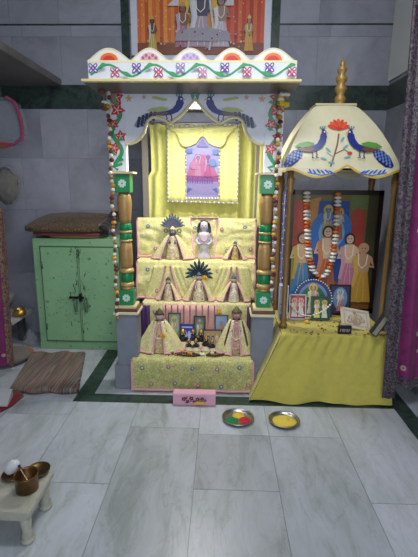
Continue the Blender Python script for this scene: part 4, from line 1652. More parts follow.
# low white shelf with brass pot
s0 = at(33, 309, Y=3.78)
zs_ = s0.z
t = thing('low_shelf', 'small white stone shelf at the lower left carrying a brass pot', 'shelf', (s0.x - .25, 3.6, 0))
m = MB()
q0, q1 = s0, at(12, 322, Z=zs_)
pts = [(q0.x, q0.y), (q1.x, q1.y), (q1.x - .35, q1.y), (q1.x - .35, q0.y)]
vs = [(p[0], p[1], zs_ - .03) for p in pts] + [(p[0], p[1], zs_) for p in pts]
m.add(vs, [(0, 1, 2, 3), (7, 6, 5, 4), (0, 4, 5, 1), (1, 5, 6, 2), (2, 6, 7, 3), (3, 7, 4, 0)], 'B4B6B4')
m.build('slab', STONE, t)
MB().box((q1.x - .30, q0.y - .12, 0), (q1.x - .24, q0.y - .04, zs_ - .03), '6A6C70').build('leg', STONE, t)
MB().box((q0.x - .14, q0.y - .06, 0), (q0.x - .08, q0.y - .01, zs_ - .03), '4A4C50').build('leg', STONE, t)
p = at(20, 316, Z=zs_)
t = thing('brass_pot', 'small round brass pot on the white shelf at the left', 'pot', (p.x, p.y, zs_ + .001))
MB().lathe([(.025, .001), (.052, .012), (.058, .035), (.045, .056), (.040, .060), (.052, .072), (.046, .072), (.036, .06), (.036, .03)], 'C8A050', (p.x, p.y, zs_ + .001), 20).build('body', BRASS, t)
p = at(9, 306, Z=zs_)
m = MB()
m.lathe([(.02, .001), (.045, .05), (.06, .12), (.055, .122), (.04, .05)], 'B4ACA4', (p.x - .01, p.y + .02, zs_ + .001), 14)
tag(m.build('cup', CERAM), 'pale conical cup standing behind the brass pot', 'cup')
p = at(24, 350, Z=.06)
m = MB()
m.ball((p.x, p.y, .045), (.085, .05, .044), 'A0543E', 14, 10)
tag(m.build('terracotta_bundle', CLOTH), 'rust red cloth bundle on the floor left of the cabinet', 'bundle')
p = at(30, 338, Z=.12)
m = MB()
m.grid(lambda u, v: (p.x + .055 * (1 + .3 * noise.noise(Vector((cos(6.283 * u) * 2, sin(6.283 * u) * 2, v * 5)))) * sin(pi * v) * cos(2 * pi * u), p.y + .05 * sin(pi * v) * sin(2 * pi * u), .006 + .21 * v), 24, 14, 'C8CCD0')
tag(m.build('plastic_bag', CLEAR), 'crumpled clear plastic bag beside the foot of the cabinet', 'bag')
p = at(16, 352, Z=.08)
m = MB()
m.ball((p.x - .02, p.y - .02, .058), (.14, .16, .057), '6A625A', 16, 10)
tag(m.build('sack', CLOTH), 'dull grey-brown sack slumped under the low white shelf', 'sack')
m = MB()
pa = [at(a, b2, Z=.0) for a, b2 in ((0, 413), (12, 407), (24, 397), (22, 393), (10, 392), (0, 396))]
mm = [(p.x, p.y) for p in pa]
n = len(mm)
cxx, cyy = sum(p[0] for p in mm) / n, sum(p[1] for p in mm) / n
vs = [(p[0], p[1], .002) for p in mm] + [(cxx + (p[0] - cxx) * .8, cyy + (p[1] - cyy) * .8, .022) for p in mm] + [(cxx, cyy, .026)]
fs = [(i, (i + 1) % n, n + (i + 1) % n, n + i) for i in range(n)] + [(n + i, n + (i + 1) % n, 2 * n) for i in range(n)] + [tuple(range(n))[::-1]]
m.add(vs, fs, '7A1420', True)
tag(m.build('red_cloth', CLOTH), 'dark red cloth lying on the floor at the left edge', 'cloth')
p = at(3, 402, Z=.03)
m = MB()
m.add([(p.x - .16, p.y - .05, .024), (p.x + .055, p.y - .05, .026), (p.x + .02, p.y + .10, .026), (p.x - .16, p.y + .12, .024),
       (p.x - .16, p.y - .05, .036), (p.x + .052, p.y - .05, .038), (p.x + .02, p.y + .10, .075), (p.x - .16, p.y + .12, .07)],
      [(0, 3, 2, 1), (4, 5, 6, 7), (0, 1, 5, 4), (1, 2, 6, 5), (2, 3, 7, 6), (3, 0, 4, 7)], 'B8BABC')
tag(m.build('paper_packet', MATTE), 'white paper packet lying on the red cloth at the left edge', 'packet')

# bags hanging under the stone shelf
bg = thing('zip_bag', 'clear zip bag with a pink border hanging below the stone shelf', 'bag', (at(5, 140, Y=3.3).x, 3.3, at(5, 140, Y=3.3).z))


def bagpt(px, py, y=3.3):
    p = at(px, py, Y=y)
    return (p.x, p.z)


out = [bagpt(*q) for q in ((-28, 98), (8, 98), (16, 103), (21, 115), (24, 128), (24, 139), (16, 145), (-28, 142))]
m = MB()
m.prism(out, 3.27, 3.36, 'D0D4DC')
m.build('body', CLEAR, bg)
m = MB()
inn = [(a * .97 + (out[0][0]) * .03, b2) for a, b2 in out]
m.prism([(a, b2 + (.03 if i > 4 else -.02)) for i, (a, b2) in enumerate(inn)], 3.30, 3.34, '6C707C')
m.build('folded_linen', CLOTH, bg)
m = MB()
m.tube([(a, 3.27, b2) for a, b2 in out[1:]], .013, '8A3058', 6)
m.build('pink_binding', CLOTH, bg)
m = MB()
m.tube([(out[0][0] + .12, 3.31, out[1][1] - .01), (out[0][0] + .14, 3.31, 2.314)], .005, '3A3A3A')
m.tube([(out[0][0] + .22, 3.31, out[1][1] - .01), (out[0][0] + .20, 3.31, 2.314)], .005, '3A3A3A')
m.build('strap', CLOTH, bg)
m = MB()
c = bagpt(6, 144)
m.ball((c[0] - .03, 3.31, c[1] - .005), (.07, .04, .03), 'A06A38', 12, 8)
m.build('orange_base', CLOTH, bg)
c = bagpt(6, 186, 3.55)
pg = thing('plastic_bag', 'crumpled clear plastic bag hanging against the wall at the left edge', 'bag', (c[0], 3.55, c[1] - .17))
m = MB()


def fpb(u, v):
    a, t = 2 * pi * u, -pi / 2 + pi * v
    n = 1 + .18 * noise.noise(Vector((cos(a) * 2.2, sin(a) * 2.2, t * 2)))
    return (c[0] + .115 * n * cos(t) * cos(a), 3.55 + .08 * n * cos(t) * sin(a), c[1] + .155 * n * sin(t))


m.grid(fpb, 26, 16, 'C8C8C4')
m.build('film', CLEAR, pg)
m = MB()
m.grid(lambda u, v: tuple(Vector((c[0], 3.55, c[1])).lerp(Vector(fpb(u, v)), .88 + .1 * sin(u * 40) * sin(v * 20))), 30, 18, '5A564E')
m.build('contents', CLOTH, pg)
m = MB()
m.tube([(c[0] - .02, 3.55, c[1] + .145), (c[0] - .05, 3.55, 1.72), (c[0] - .06, 3.55, 2.314)], .004, '8A8A88')
m.build('string', CLOTH, pg)

# =================================================================== STOOL, POT, PLATES, BOX

SE = at(26, 513.5, Y=at(22, 545, Z=0).y - .012)
SZ, SY0 = SE.z, SE.y
SQ = at(55, 471.5, Z=SZ)
SX1, SY1 = (SE.x + SQ.x) / 2 + .003, SQ.y
stl = thing('low_stool', 'low white marble stool with turned feet at the lower left corner', 'stool', (-1.05, 1.6, 0))
m = MB()
m.box((-1.30, SY0, SZ - .024), (SX1, SY1, SZ), 'D0D2C8', .003)
m.box((-1.29, SY0 + .01, SZ - .05), (SX1 - .012, SY1 - .01, SZ - .024), 'B8BAB0', .003)
m.build('seat', CHOWKI, stl)
for x in (-1.26, SX1 - .036):
    for y in (SY0 + .035, SY1 - .035):
        m = MB()
        m.lathe([(.026, 0), (.030, .004), (.030, .018), (.020, .026), (.026, .036), (.018, .048), (.020, .070), (.026, SZ - .048)], 'C8CAC0', (x, y, 0), 16)
        m.build('leg', CHOWKI, stl)
p = at(27.5, 489, Z=SZ)
t = thing('brass_pot', 'open brass pot with a spoon handle on the low white stool', 'pot', (p.x, p.y, SZ + .001))
m = MB()
pr = [(.040, .001), (.048, .003), (.049, .07), (.052, .076), (.048, .077), (.045, .07), (.044, .012), (.001, .010)]
m.lathe(pr, '7A5C38', (p.x, p.y, SZ + .001), 26)
m.build('body', BRASS, t)
m = MB()
m.tube([(p.x + .01, p.y, SZ + .022), (p.x - .03, p.y + .02, SZ + .080), (p.x - .042, p.y + .026, SZ + .10)], [.005, .004, .007], 'A89078')
m.build('spoon', BRASS, t)
q = at(33, 468, Z=.15)
m = MB()
m.lathe([(.045, .001), (.058, .008), (.064, .020), (.061, .021), (.054, .010), (.001, .006)], '6A5434', (p.x + .004, p.y + .106, SZ + .001), 24, sx=.85, sy=.85)
tag(m.build('brass_dish', BRASS), 'shallow dark brass dish behind the pot on the low stool', 'dish')
q = at(10, 481, Z=SZ)
m = MB()
m.lathe([(.030, .001), (.045, .006), (.050, .014), (.046, .014), (.001, .006)], '7A6038', (q.x, q.y + .03, SZ + .001), 22)
tag(m.build('brass_saucer', BRASS), 'small brass saucer under the white cloth pouch on the stool', 'saucer')
m = MB()


def fpouch(u, v):
    a, tt = 2 * pi * u, -pi / 2 + pi * v
    n = 1 + .15 * noise.noise(Vector((cos(a) * 2, sin(a) * 2, tt * 2)))
    return (q.x + .0 + .033 * n * cos(tt) * cos(a) + .014 * sin(tt), q.y + .03 + .025 * n * cos(tt) * sin(a), SZ + .050 + .036 * n * sin(tt))


m.grid(fpouch, 20, 12, 'D4D6DC')
tag(m.build('cloth_pouch', CLOTH), 'crumpled white cloth pouch on the brass saucer on the stool', 'pouch')


def plate(label, c, rr):
    t = thing('steel_plate', label, 'plate', (c.x, c.y, 0), 0, 'steel plates on the floor')
    m = MB()
    m.lathe([(.001, .003), (rr * .80, .003), (rr * .86, .004), (rr * .93, .016), (rr, .018), (rr, .021), (rr * .92, .020), (rr * .85, .008), (rr * .8, .006), (.001, .006)], 'A8A6A4', (c.x, c.y, 0), 40, cap=False)
    m.build('dish', METAL, t)
    return t


def heap(name, label, c, rx, ry, h, col, seed):
    m = MB()

    def fh_(u, v):
        a = 2 * pi * u
        k = 1 + .12 * noise.noise(Vector((cos(a) * 1.5, sin(a) * 1.5, seed)))
        return (c[0] + rx * (1 - v) * k * cos(a), c[1] + ry * (1 - v) * k * sin(a), .0065 + h * (1 - (1 - v) ** 2) * (1 + .3 * noise.noise(Vector((a, v * 4, seed)))))
    m.grid(fh_, 24, 8, col)
    tag(m.build(name, POWD), label, 'powder', None, 'stuff')


POWD = vc('coloured_powder', 0.95, var=0.12, scale=120, bump=.4, bscale=160)
c1, c2 = at(238, 418, Z=.01), at(284, 420.5, Z=.01)
plate('steel plate with yellow, green and red powders on the marble floor', c1, .104)
heap('yellow_powder', 'yellow powder at the back of the three-colour plate', (c1.x + .005, c1.y + .035), .040, .035, .016, 'DDB83A', 1)
heap('green_powder', 'dark green powder at the left of the three-colour plate', (c1.x - .040, c1.y - .022), .040, .036, .014, '1E7A44', 2)
heap('red_powder', 'crimson powder at the right of the three-colour plate', (c1.x + .042, c1.y - .018), .038, .040, .014, 'B8283A', 3)
plate('steel plate holding only yellow powder, nearest the yellow cloth', c2, .100)
heap('yellow_powder', 'broad heap of yellow powder on the right-hand plate', (c2.x, c2.y), .074, .070, .018, 'D9C04A', 4)

x0, x1 = at(173, 405, Z=0), at(215.5, 405, Z=0)
zh = at(193, 393.5, Y=x0.y + .01).z
t = thing('pink_box', 'long low pink box painted with dark red blossoms in front of the altar', 'box', ((x0.x + x1.x) / 2, x0.y, 0))
m = MB()
m.box((x0.x, x0.y, .001), (x1.x, x0.y + .075, zh), 'D8A4B8', .003)
bo = m.build('body', PAINT, t)
A = Art(plane_fn(((x0.x + x1.x) / 2, x0.y, 0), (1, 0, 0), (0, 0, 1), (0, -1, 0)))
for k, (x, z, s_) in enumerate(((-.072, .048, .017), (-.046, .030, .014), (-.020, .054, .017), (.0, .032, .012), (.024, .052, .015), (.056, .054, .014), (-.052, .062, .010), (.042, .030, .012), (.076, .046, .010))):
    A.flower(x, z, s_, ('6A1E38', '4A1830')[k % 2], 'D8A4B8', 5, rot=k)
A.poly([(-.01, .014), (.07, .016), (.085, .030), (.03, .040), (.0, .030)], 'DCAE3A')
A.line([(-.06, .025), (-.03, .038), (.0, .042), (.05, .058)], .003, '4A3A38')
A.rect(-(x1.x - x0.x) / 2, .0, (x1.x - x0.x) / 2, .004, 'B87890')
A.mb.build('painted_blossoms', PAINT, bo)

# =================================================================== DRESSED DEITIES
def doll(label, base, h, wid, skin='E8D0B8', robe=None, skirt='C8A860', edge='6A2430', hair='1C1418', crown='C8A85A', opening=.75, feathers=None, rings=False, garl='F0EDE4', lean=0, asym=0):
    t = thing('dressed_statuette', label, 'statuette', base)
    M4 = WM[t.as_pointer()]
    m = MB()
    m.M = M4
    # one continuous body: skirt core, waist, shoulders, neck, head
    m.lathe([(.10 * h, .0), (.10 * h, .30 * h), (.070 * h, .46 * h), (.085 * h, .56 * h), (.11 * h, .64 * h), (.085 * h, .69 * h), (.035 * h, .715 * h), (.035 * h, .735 * h),
             (.080 * h, .755 * h), (.100 * h, .80 * h), (.098 * h, .85 * h), (.065 * h, .90 * h), (.015 * h, .91 * h)], skin, (0, 0, 0), 16, sy=.75)
    for s in (-1, 1):
        m.tube([(s * .10 * h, 0, .64 * h), (s * .15 * h, -.02 * h, .54 * h), (s * .10 * h, -.10 * h, .50 * h), (s * .05 * h, -.12 * h, .53 * h)], [.030 * h, .027 * h, .022 * h, .02 * h], skin, 8)
    body = m.build('body', CERAM, t)
    f = MB()
    f.M = M4
    for s in (-1, 1):
        f.ball((s * .036 * h, -.070 * h, .825 * h), (.019 * h, .006 * h, .012 * h), 'F4F2EC', 7, 5)
        f.ball((s * .036 * h, -.076 * h, .825 * h), (.009 * h, .004 * h, .009 * h), '141014', 6, 4)
        f.ball((s * .102 * h, 0, .82 * h), (.010 * h, .012 * h, .018 * h), skin, 6, 5)
    f.ball((0, -.079 * h, .803 * h), (.008 * h, .010 * h, .016 * h), skin, 6, 5)
    f.ball((0, -.068 * h, .778 * h), (.022 * h, .006 * h, .006 * h), 'A8303A', 6, 4)
    f.build('face', CERAM, body)
    g = MB()
    g.M = M4
    g.lathe([(.100 * h, .80 * h), (.108 * h, .85 * h), (.084 * h, .90 * h), (.03 * h, .925 * h)], hair, (0, .022 * h, 0), 14, sy=.8)
    g.ball((0, .045 * h, .76 * h), (.085 * h, .045 * h, .11 * h), hair, 10, 7)
    g.build('hair', CLOTH, t)
    k = MB()
    k.M = M4
    k.lathe([(.22 * h, .005 * h), (.215 * h, .14 * h), (.185 * h, .30 * h), (.14 * h, .43 * h), (.10 * h, .52 * h), (.115 * h, .62 * h), (.06 * h, .70 * h)], skirt, (0, -.012 * h, 0), 28, sy=.8, wav=.05, waves=9, cap=False)
    rr = R(int(h * 1000))
    for q in range(34):
        a, zz = -pi / 2 + rr.uniform(-1.1, 1.1), rr.uniform(.04, .42)
        rad = .218 - .07 * max(0, zz - .12) / .3
        k.ball((rad * h * cos(a), -.012 * h + rad * .8 * h * sin(a), zz * h), .015 * h, ('8A3A4A', 'F0E8D8', '4A6A7A', 'D8A8B8', 'C89A4A', 'F0E8D8')[q % 6], 6, 4)
    k.build('skirt', GILT2, t)
    # spreading cape open at the front
    c = MB()
    c.M = M4

    def fc_(u, v):
        a0 = -pi / 2 + opening
        a = a0 + (2 * pi - 2 * opening) * u
        e = 1 - v
        hwx = (.13 * h + (wid / 2 - .13 * h) * e ** .8)
        hwy = (.09 * h + (min(wid * .16, .055)) * e)
        rp = 1 + .05 * sin(a * 9 + 3 * v) * e
        sk = 1 + asym * cos(a)
        return (hwx * rp * cos(a) * sk, hwy * rp * sin(a) + .01 * h, .004 + (.72 * h) * v)
    c.grid(fc_, 50, 14, 'FFFFFF')
    c.build('cape', robe or ROBEC, t, 'solid')
    e_ = MB()
    e_.M = M4
    for u in (0, 1):
        e_.tube([Vector(fc_(u, k_ / 12)) + Vector((0, -.004, 0)) for k_ in range(13)], .020 * h, 'DDA2AC', 6)
    e_.tube([Vector(fc_(k_ / 30, 0)) + Vector((0, -.002, .006)) for k_ in range(31)], .006, 'DDA2AC', 6)
    e_.build('pink_border', CLOTH, t)
    if edge:
        b_ = MB()
        b_.M = M4
        for s in (-1, 1):
            b_.tube([(s * .11 * h, -.05 * h, .72 * h), (s * .165 * h, -.09 * h, .50 * h), (s * .225 * h, -.12 * h, .24 * h), (s * .235 * h, -.13 * h, .08 * h)], [.014 * h, .026 * h, .030 * h, .018 * h], edge, 7)
        b_.build('braid', CLOTH, t)
    r_ = MB()
    r_.M = M4
    P = [((.10 + .03 * sin(a / 2)) * h * sin(a), -.10 * h - .10 * h * (1 - cos(a)) / 2, (.36 + .33 * (1 + cos(a)) / 2) * h) for a in [2 * pi * q / 26 for q in range(26)]]
    for p in P:
        r_.ball(p, .012 * h, garl, 6, 4)
    r_.build('necklace', PETAL, t)
    w_ = MB()
    w_.M = M4
    w_.lathe([(.096 * h, .87 * h), (.106 * h, .885 * h), (.085 * h, .93 * h), (.045 * h, .97 * h), (.012 * h, 1.02 * h)], crown, (0, 0, 0), 14, sy=.8, wav=.06, waves=7)
    w_.ball((0, -.080 * h, .91 * h), .018 * h, 'A83A5A', 7, 5)
    for s in (-1, 1):
        w_.ball((s * .055 * h, -.064 * h, .91 * h), .012 * h, '4A6A8A', 6, 4)
    w_.build('crown', GILT2, t)
    if rings:
        for s in (-1, 1):
            o_ = MB()
            o_.M = M4
            o_.tube([(s * .20 * h + .055 * h * cos(a), -.02 * h, .86 * h + .055 * h * sin(a)) for a in [2 * pi * q / 12 for q in range(12)]], .014 * h, '3A5A4A', 6, True)
            o_.tube([(s * .08 * h, 0, .86 * h), (s * .15 * h, -.02 * h, .86 * h)], .006 * h, '8A7A4A', 5)
            o_.build('earring', CERAM, t)
    if feathers:
        col1, col2, n, ln, spread = feathers
        for q in range(n):
            a = pi / 2 + (q - (n - 1) / 2) * spread / n
            x0_, z0_ = 0, .93 * h
            fe = MB()
            fe.M = M4
            L_ = ln * (1 - .15 * abs(q - (n - 1) / 2) / n)
            P = [(x0_ + cos(a) * L_ * s_, -.01 * h * s_, z0_ + sin(a) * L_ * s_ - .18 * L_ * (s_ ** 2) * abs(cos(a))) for s_ in [j / 6 for j in range(7)]]
            fe.tube(P, [.003, .005, .007, .010, .012, .010, .003], col1, 6)
            fe.ball(Vector(P[4]) + Vector((0, -.007, 0)), (.009, .006, .010), col2, 7, 5)
            fe.build('feather', PETAL, t)
    return t


GILT2 = vc('gilt_fabric', 0.6, .15, var=.35, scale=70)


def S(px, py, z):
    p = at(px, py, Z=z)
    return (p.x, p.y, z + .001)


Z1, Z2, Z3 = .250, .5535, .8735


def base(px, y, z):
    return (at(px, 300, Y=y).x, y, z)


def bh(px, y, z, ytop):                    # height of a figure whose top shows at pixel row ytop
    return at(px, ytop, Y=y).z - z


# third step
b = base(173, 3.42, Z3)
b = (at(173, 255, Y=3.42).x, 3.42, Z3)
doll('dark-faced statuette with a fan of mauve feathers on the third altar step', b, bh(173, 3.42, Z3, 226), .36, skin='6A6E78', skirt='DCC89C', edge=None, crown='D8C890', opening=.6,
     feathers=('6E6480', '3A6A6A', 11, .12, 2.5), rings=True)
b = (at(235, 255, Y=3.42).x, 3.42, Z3)
doll('small crowned statuette under a pink-edged cape at the right of the third step', b, bh(235, 3.42, Z3, 241), .20, skin='C8B0A0', skirt='C8A860', edge='4A2430', crown='5A7080')
# white marble-faced figure picture in the middle
yb_ = 3.44
t = thing('white_statuette', 'white bust with long dark hair and pink-edged cloth, middle of the third step', 'statuette', (at(204, 255, Y=yb_).x, yb_, Z3))
hh_ = at(204, 219, Y=yb_).z - Z3
M4 = WM[t.as_pointer()]
m = MB()
m.M = M4
m.lathe([(.058, 0), (.060, .02), (.050, .05), (.042, .08), (.040, .10), (.054, hh_ * .58), (.050, hh_ * .65), (.018, hh_ * .69), (.018, hh_ * .71), (.034, hh_ * .76), (.037, hh_ * .84), (.026, hh_ * .92), (.006, hh_ * .95)], 'C4BEC4', (0, 0, 0), 18, sy=.6)
for s in (-1, 1):
    m.tube([(s * .048, 0, hh_ * .60), (s * .066, -.012, hh_ * .45), (s * .035, -.040, hh_ * .38), (s * .006, -.046, hh_ * .42)], [.014, .013, .010, .008], 'C4BEC4', 8)
bo = m.build('bust', CERAM, t)
m = MB()
m.M = M4
for q in range(14):
    a = pi * q / 13
    m.ball((.034 * cos(a), -.034, hh_ * .62 - .05 * sin(a)), .005, 'E4A8B8', 6, 4)
m.build('necklace', PETAL, t)
m = MB()
m.M = M4
m.lathe([(.040, hh_ * .80), (.043, hh_ * .88), (.028, hh_ * .955), (.006, hh_ * .975)], '2A2630', (0, .016, 0), 16, sy=.7)
for s in (-1, 1):
    m.tube([(s * .034, -.004, hh_ * .90), (s * .045, -.006, hh_ * .78), (s * .050, -.010, hh_ * .66)], [.010, .014, .010], '2A2630', 8)
m.build('hair', CLOTH, t)
m = MB()
m.M = M4
for s in (-1, 1):
    m.ball((s * .013, -.021, hh_ * .845), (.006, .003, .003), '1A1418', 6, 4)
m.ball((0, -.024, hh_ * .82), (.003, .004, .006), 'D0CCD0', 6, 4)
m.ball((0, -.021, hh_ * .79), (.007, .003, .003), 'A84A5A', 6, 4)
m.build('face', CERAM, bo)
m = MB()
m.M = M4
m.grid(lambda u, v: ((u - .5) * (.17 + .06 * v), .035 + .004 * sin(u * 20), .0 + hh_ * 1.03 * v), 20, 10, 'FFFFFF')
m.build('backing_cloth', ROBEC, t, 'solid')
m = MB()
m.M = M4
m.tube([(-.085, .028, 0), (-.115, .028, hh_ * 1.03), (.115, .028, hh_ * 1.03), (.085, .028, 0)], .007, 'DDA2B4', 6)
m.build('pink_border', CLOTH, t)

# second step: three standing dolls
y2 = 3.29
for px, top, lab, kw in ((168.5, 277, 'crowned statuette with a dark red braid, leftmost on the second altar step', dict(wid=.20, skirt='DCC8A4', crown='4A5058', asym=0)),
                         (199, 272, 'statuette with dark peacock feathers and ring earrings, middle of the second step', dict(wid=.26, skirt='E4D4B0', crown='4A5A60', edge=None, rings=True, feathers=('2A3644', '2A5A80', 11, .12, 3.7))),
                         (233.5, 275, 'crowned statuette with a dark red braid, rightmost on the second altar step', dict(wid=.27, skirt='E4D8C0', crown='5A6A78'))):
    b = (at(px, 300, Y=y2).x, y2, Z2)
    doll(lab, b, bh(px, y2, Z2, top), skin='D8B8A8', **kw)
# cloth tents framing the outer dolls: swags over the third riser
for cx_, lab in ((168.5, 'pink-edged cloth swag parted over the left statuette of the second step'), (233.5, 'pink-edged cloth swag parted over the right statuette of the second step')):
    xx = at(cx_, 285, Y=3.33).x
    t = thing('cloth_swag', lab, 'cloth', (xx, 3.325, Z2))
    m = MB()
    e_ = MB()
    for s in (-1, 1):
        fn = lambda u, v, s=s: (xx + s * (.02 + .10 * u + .075 * (1 - v) ** 1.2), 3.318 + .006 * sin(u * 16 + v * 4), Z2 + .01 + .27 * v)
        m.grid(fn, 10, 14, 'FFFFFF')
        e_.tube([Vector(fn(0, k / 12)) + Vector((0, -.006, 0)) for k in range(13)], .008, 'DDA0AC', 6)
    m.build('fabric', ALTARC, t, 'solid')
    e_.build('pink_border', CLOTH, t)

# lowest step: two large dressed figures
y1 = 2.93
b = (at(159.5, 345, Y=y1).x, y1 + .03, Z1)
doll('large statuette in a wide yellow brocade cape at the left end of the lowest step', b, bh(159, y1, Z1, 310), .37, skin='B8A09C', skirt='D0B888', edge='6A4436', crown='5A4A3A', opening=.24, asym=0)
b = (at(236, 345, Y=y1).x, y1 + .03, Z1)
doll('large statuette in a yellow brocade cape at the right end of the lowest step', b, bh(236, y1, Z1, 308), .32, skin='B08478', skirt='C0A080', edge='5A3A2E', crown='6A6A3A', opening=.24, asym=0)
for px, py, lab in ((163, 336, 'yellow blossom on the breast of the left large statuette'), (219.5, 313, 'yellow blossom pinned above the portrait on the pink panel'), (205, 278, 'yellow blossom beside the middle statuette of the second step')):
    yy = {163: y1 - .055, 219.5: 3.185, 205: 3.235}[px]
    p = at(px, py, Y=yy)
    t = thing('flower', lab, 'flower', p)
    for k in range(6):
        a = k * pi / 3
        pass
    m = MB()
    for k in range(6):
        a = k * pi / 3
        m.ball((p.x + .013 * cos(a), p.y, p.z + .013 * sin(a)), (.009, .004, .009), 'E2AE2E', 7, 5)
    m.build('petals', PETAL, t)
    MB().ball((p.x, p.y - .003, p.z), .007, 'D08A20', 7, 5).build('flower_centre', PETAL, t)

# frames against the pink panel
def fr(label, x0, x1, yt, yb2, Yp, fcol, bg, draw, fw=.009, tilt=.12):
    a, b2 = at(x0, yb2, Y=Yp), at(x1, yb2, Y=Yp)
    zt_ = at(x0, yt, Y=Yp + .02).z
    standing('framed_picture', label, (a.x + b2.x) / 2, Yp, Z1 + .002, b2.x - a.x, zt_ - Z1, tilt, fcol, bg, draw, fw)


fr('grey-green framed figure picture, leftmost on the lowest altar step', 168, 180.5, 313, 332, 3.13, '3A4644', '8A9A84', dr_person(['B0B49A'], 'B8A890', 'A8B49A', None, 1))
fr('dark framed figure picture in the middle of the pink panel', 193.5, 205.5, 316, 334, 3.14, '34302E', '5A6A5E', dr_person(['8A8A78'], 'A8A090', '7A8A80', None, 1))


def portrait(A, hw, z0, z1):
    s = z1 - z0
    A.rect(-hw, z0, hw, z1, '8AA0C4')
    A.poly([(-hw * .8, z0), (hw * .8, z0), (hw * .5, z0 + s * .35), (-hw * .5, z0 + s * .35)], 'D8C8B0')
    A.disc(0, z0 + s * .55, hw * .38, 'B8907A', s * .2)
    A.disc(0, z0 + s * .72, hw * .36, '8A8A90', s * .1)


fr('pale blue portrait in a dark frame below the yellow blossom', 214.5, 228, 315, 334, 3.14, '3A4A5E', '8AA0C4', portrait)


def bluepic(A, hw, z0, z1):
    s = z1 - z0
    A.rect(-hw, z0, hw, z1, '2A3A9A')
    A.disc(-hw * .3, z0 + s * .5, hw * .3, 'C8CCE8', s * .22)
    A.disc(hw * .35, z0 + s * .5, hw * .28, 'B8C0E8', s * .2)
    A.rect(-hw * .9, z0 + s * .05, hw * .9, z0 + s * .2, '6A78D0')
    A.rect(-hw * .9, z0 + s * .85, hw * .9, z0 + s * .92, 'A8B0E8')


fr('bright blue picture with white figures in front of the pink panel', 180.5, 193.5, 324, 339, 3.06, '28368A', '2A3A9A', bluepic, fw=.005)


def trio(A, hw, z0, z1):
    s = z1 - z0
    A.rect(-hw, z0, hw, z1, 'A8906E')
    for x, c_ in ((-.5, '8A7A68'), (.02, '3A3A40'), (.5, 'B09A78')):
        A.poly([(x * hw - hw * .25, z0), (x * hw + hw * .25, z0), (x * hw + hw * .1, z0 + s * .45), (x * hw - hw * .1, z0 + s * .45)], c_)
        A.disc(x * hw, z0 + s * .6, hw * .17, '2A2428' if x < .1 else 'D8C8A0', s * .16)
        A.disc(x * hw, z0 + s * .56, hw * .11, 'A8A8A8' if x < .1 else 'C8A888', s * .11)
        A.disc(x * hw, z0 + s * .8, hw * .12, 'C8A84A', s * .08)


fr('wide brown framed picture of three heads before the right-hand figures', 203, 222, 329.5, 348, 2.99, '3A2620', 'A8906E', trio, fw=.007)

# little idols crowded on the lowest step
def idol_proto():
    t = thing('small_idol', 'x', 'idol', (0, 0, 0), 0, 'small dark idols crowded on the lowest altar step')
    m = MB()
    m.lathe([(.020, 0), (.022, .006), (.014, .012), (.017, .022), (.012, .034), (.015, .041), (.005, .047), (.005, .049), (.010, .053), (.012, .060), (.010, .067), (.003, .071)], '2A2422', (0, 0, 0), 12, sy=.8)
    for s in (-1, 1):
        m.tube([(s * .013, 0, .041), (s * .019, -.004, .032), (s * .010, -.012, .028)], [.004, .0035, .003], '2A2422', 6)
    m.build('figure', STONE, t)
    MB().lathe([(.0235, .002), (.019, .014), (.014, .026)], 'D8C8A8', (0, -.001, 0), 14, wav=.06, waves=7, cap=False).build('wrap', CLOTH, t)
    MB().lathe([(.011, .064), (.013, .067), (.008, .074), (.003, .084)], 'B8944A', (0, 0, 0), 10, wav=.08, waves=5).build('crown', BRASS, t)
    m = MB()
    for s in (-1, 1):
        m.ball((s * .0045, -.0095, .061), (.003, .002, .002), 'F0EEE8', 6, 4)
    m.build('eyes', CERAM, t)
    return t


idol = idol_proto()
spots = [(173, 345, 1.0, 'beside the left cape'), (178, 339, 1.1, 'behind the bead string at the left'), (183, 346, 1.25, 'in front of the blue picture'), (188, 342, 1.3, 'just right of the blue picture'),
         (193, 345, 1.2, 'tallest pair, left one'), (197.5, 338, 1.45, 'in front of the dark framed figure picture'), (201, 346, 1.2, 'left of the brown framed picture'), (206, 350, 1.0, 'before the brown picture, left'),
         (189, 350, .8, 'among the orange petals'), (196, 350.5, .85, 'behind the white flower'), (212, 351, .8, 'below the middle of the brown picture'), (178, 350, .85, 'above the string of brown beads'),
         (169, 340, .9, 'half behind the left cape'), (184, 337, 1.0, 'against the lower edge of the blue picture'), (203, 341, 1.1, 'at the left edge of the brown picture'), (172, 337, .8, 'below the grey-green framed picture')]
for i, (px, py, s_, where) in enumerate(spots):
    p = S(px, py, Z1)
    lab = 'small dark crowned idol on the lowest step, ' + where
    if i == 0:
        o = idol
        o.location = p
        o['label'] = lab
    else:
        o = dup(idol, p, (i * 37 % 7 - 3) * .12, lab)
    o.scale = (s_ * 1.6, s_ * 1.5, s_ * 1.35)
p = S(220, 350, Z1)
m = MB()
m.ball((p[0], p[1] + .02, Z1 + .030), (.040, .032, .029), '1E1A20', 16, 12)
tag(m.build('black_stone', STONE), 'smooth black rounded stone beside the right-hand cape on the lowest step', 'stone')
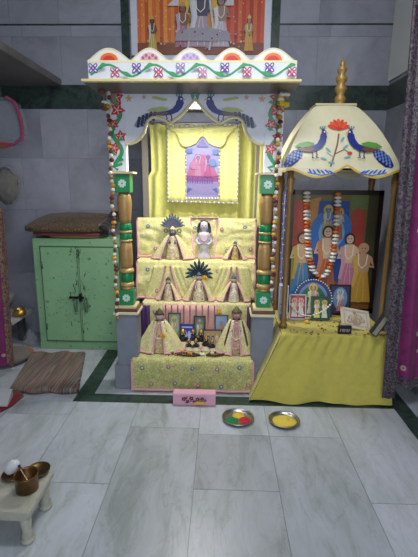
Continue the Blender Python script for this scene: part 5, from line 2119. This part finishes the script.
for px, py, col, cen, lab, r0 in ((202, 355.5, 'ECE8E0', 'E0B83A', 'white blossom with a yellow heart at the front of the lowest step', .018),
                                  (182, 353.5, 'D87A2E', 'B8501E', 'orange marigold at the front left of the lowest step', .017),
                                  (190, 354.5, 'E0963A', 'C8661E', 'orange marigold left of the white blossom', .014),
                                  (212, 354.5, 'E0D8B0', 'C8B060', 'cream blossom right of the white blossom', .014),
                                  (174, 353, 'E4DCC8', 'C8A050', 'cream blossom by the bead string', .011)):
    p = S(px, py, Z1)
    t = thing('blossom', lab, 'flower', p)
    m = MB()
    for k in range(6):
        a = k * pi / 3
        m.ball((p[0] + r0 * .7 * cos(a), p[1] + r0 * .5 * sin(a), p[2] + .010), (r0 * .5, r0 * .45, .008), col, 7, 5)
    m.build('petals', PETAL, t)
    MB().ball((p[0], p[1] - .003, p[2] + .014), (r0 * .4, r0 * .4, .009), cen, 7, 5).build('flower_centre', PETAL, t)
for pts, lab in ((((163, 350), (167, 347), (171, 348.5), (176, 352), (172, 354.5), (167, 353.5)), 'looped string of dark brown beads at the left front of the lowest step'),
                 (((176, 355), (184, 356.5), (193, 357), (199, 356), (193, 354.5), (184, 354)), 'looped string of dark brown beads before the marigolds'),
                 (((207, 356), (214, 357), (221, 356), (226, 354.5), (219, 353), (212, 354)), 'looped string of dark brown beads at the right front of the lowest step')):
    m = MB()
    P = [S(a, b2, Z1) for a, b2 in pts]
    for i in range(len(P)):
        a, b2 = Vector(P[i]), Vector(P[(i + 1) % len(P)])
        for k in range(4):
            q = a.lerp(b2, k / 4)
            m.ball((q.x, q.y, Z1 + .009), .009, '4A2A20', 7, 5)
    tag(m.build('bead_string', CERAM), lab, 'beads')
m = MB()
r = R(77)
for k in range(55):
    px = r.uniform(168, 226)
    p = S(px, r.uniform(347, 356), Z1)
    m.ball((p[0], p[1], Z1 + .005), (r.uniform(.005, .010), .006, .004), r.choice(['D8C8A0', 'C88A3A', '7A4A2A', 'E4DCC8', '8A2A2E', '5A3A2A', 'C8B878']), 6, 4)
tag(m.build('strewn_petals', PETAL), 'mixed small petals and grains strewn among the idols on the lowest step', 'petals', None, 'stuff')
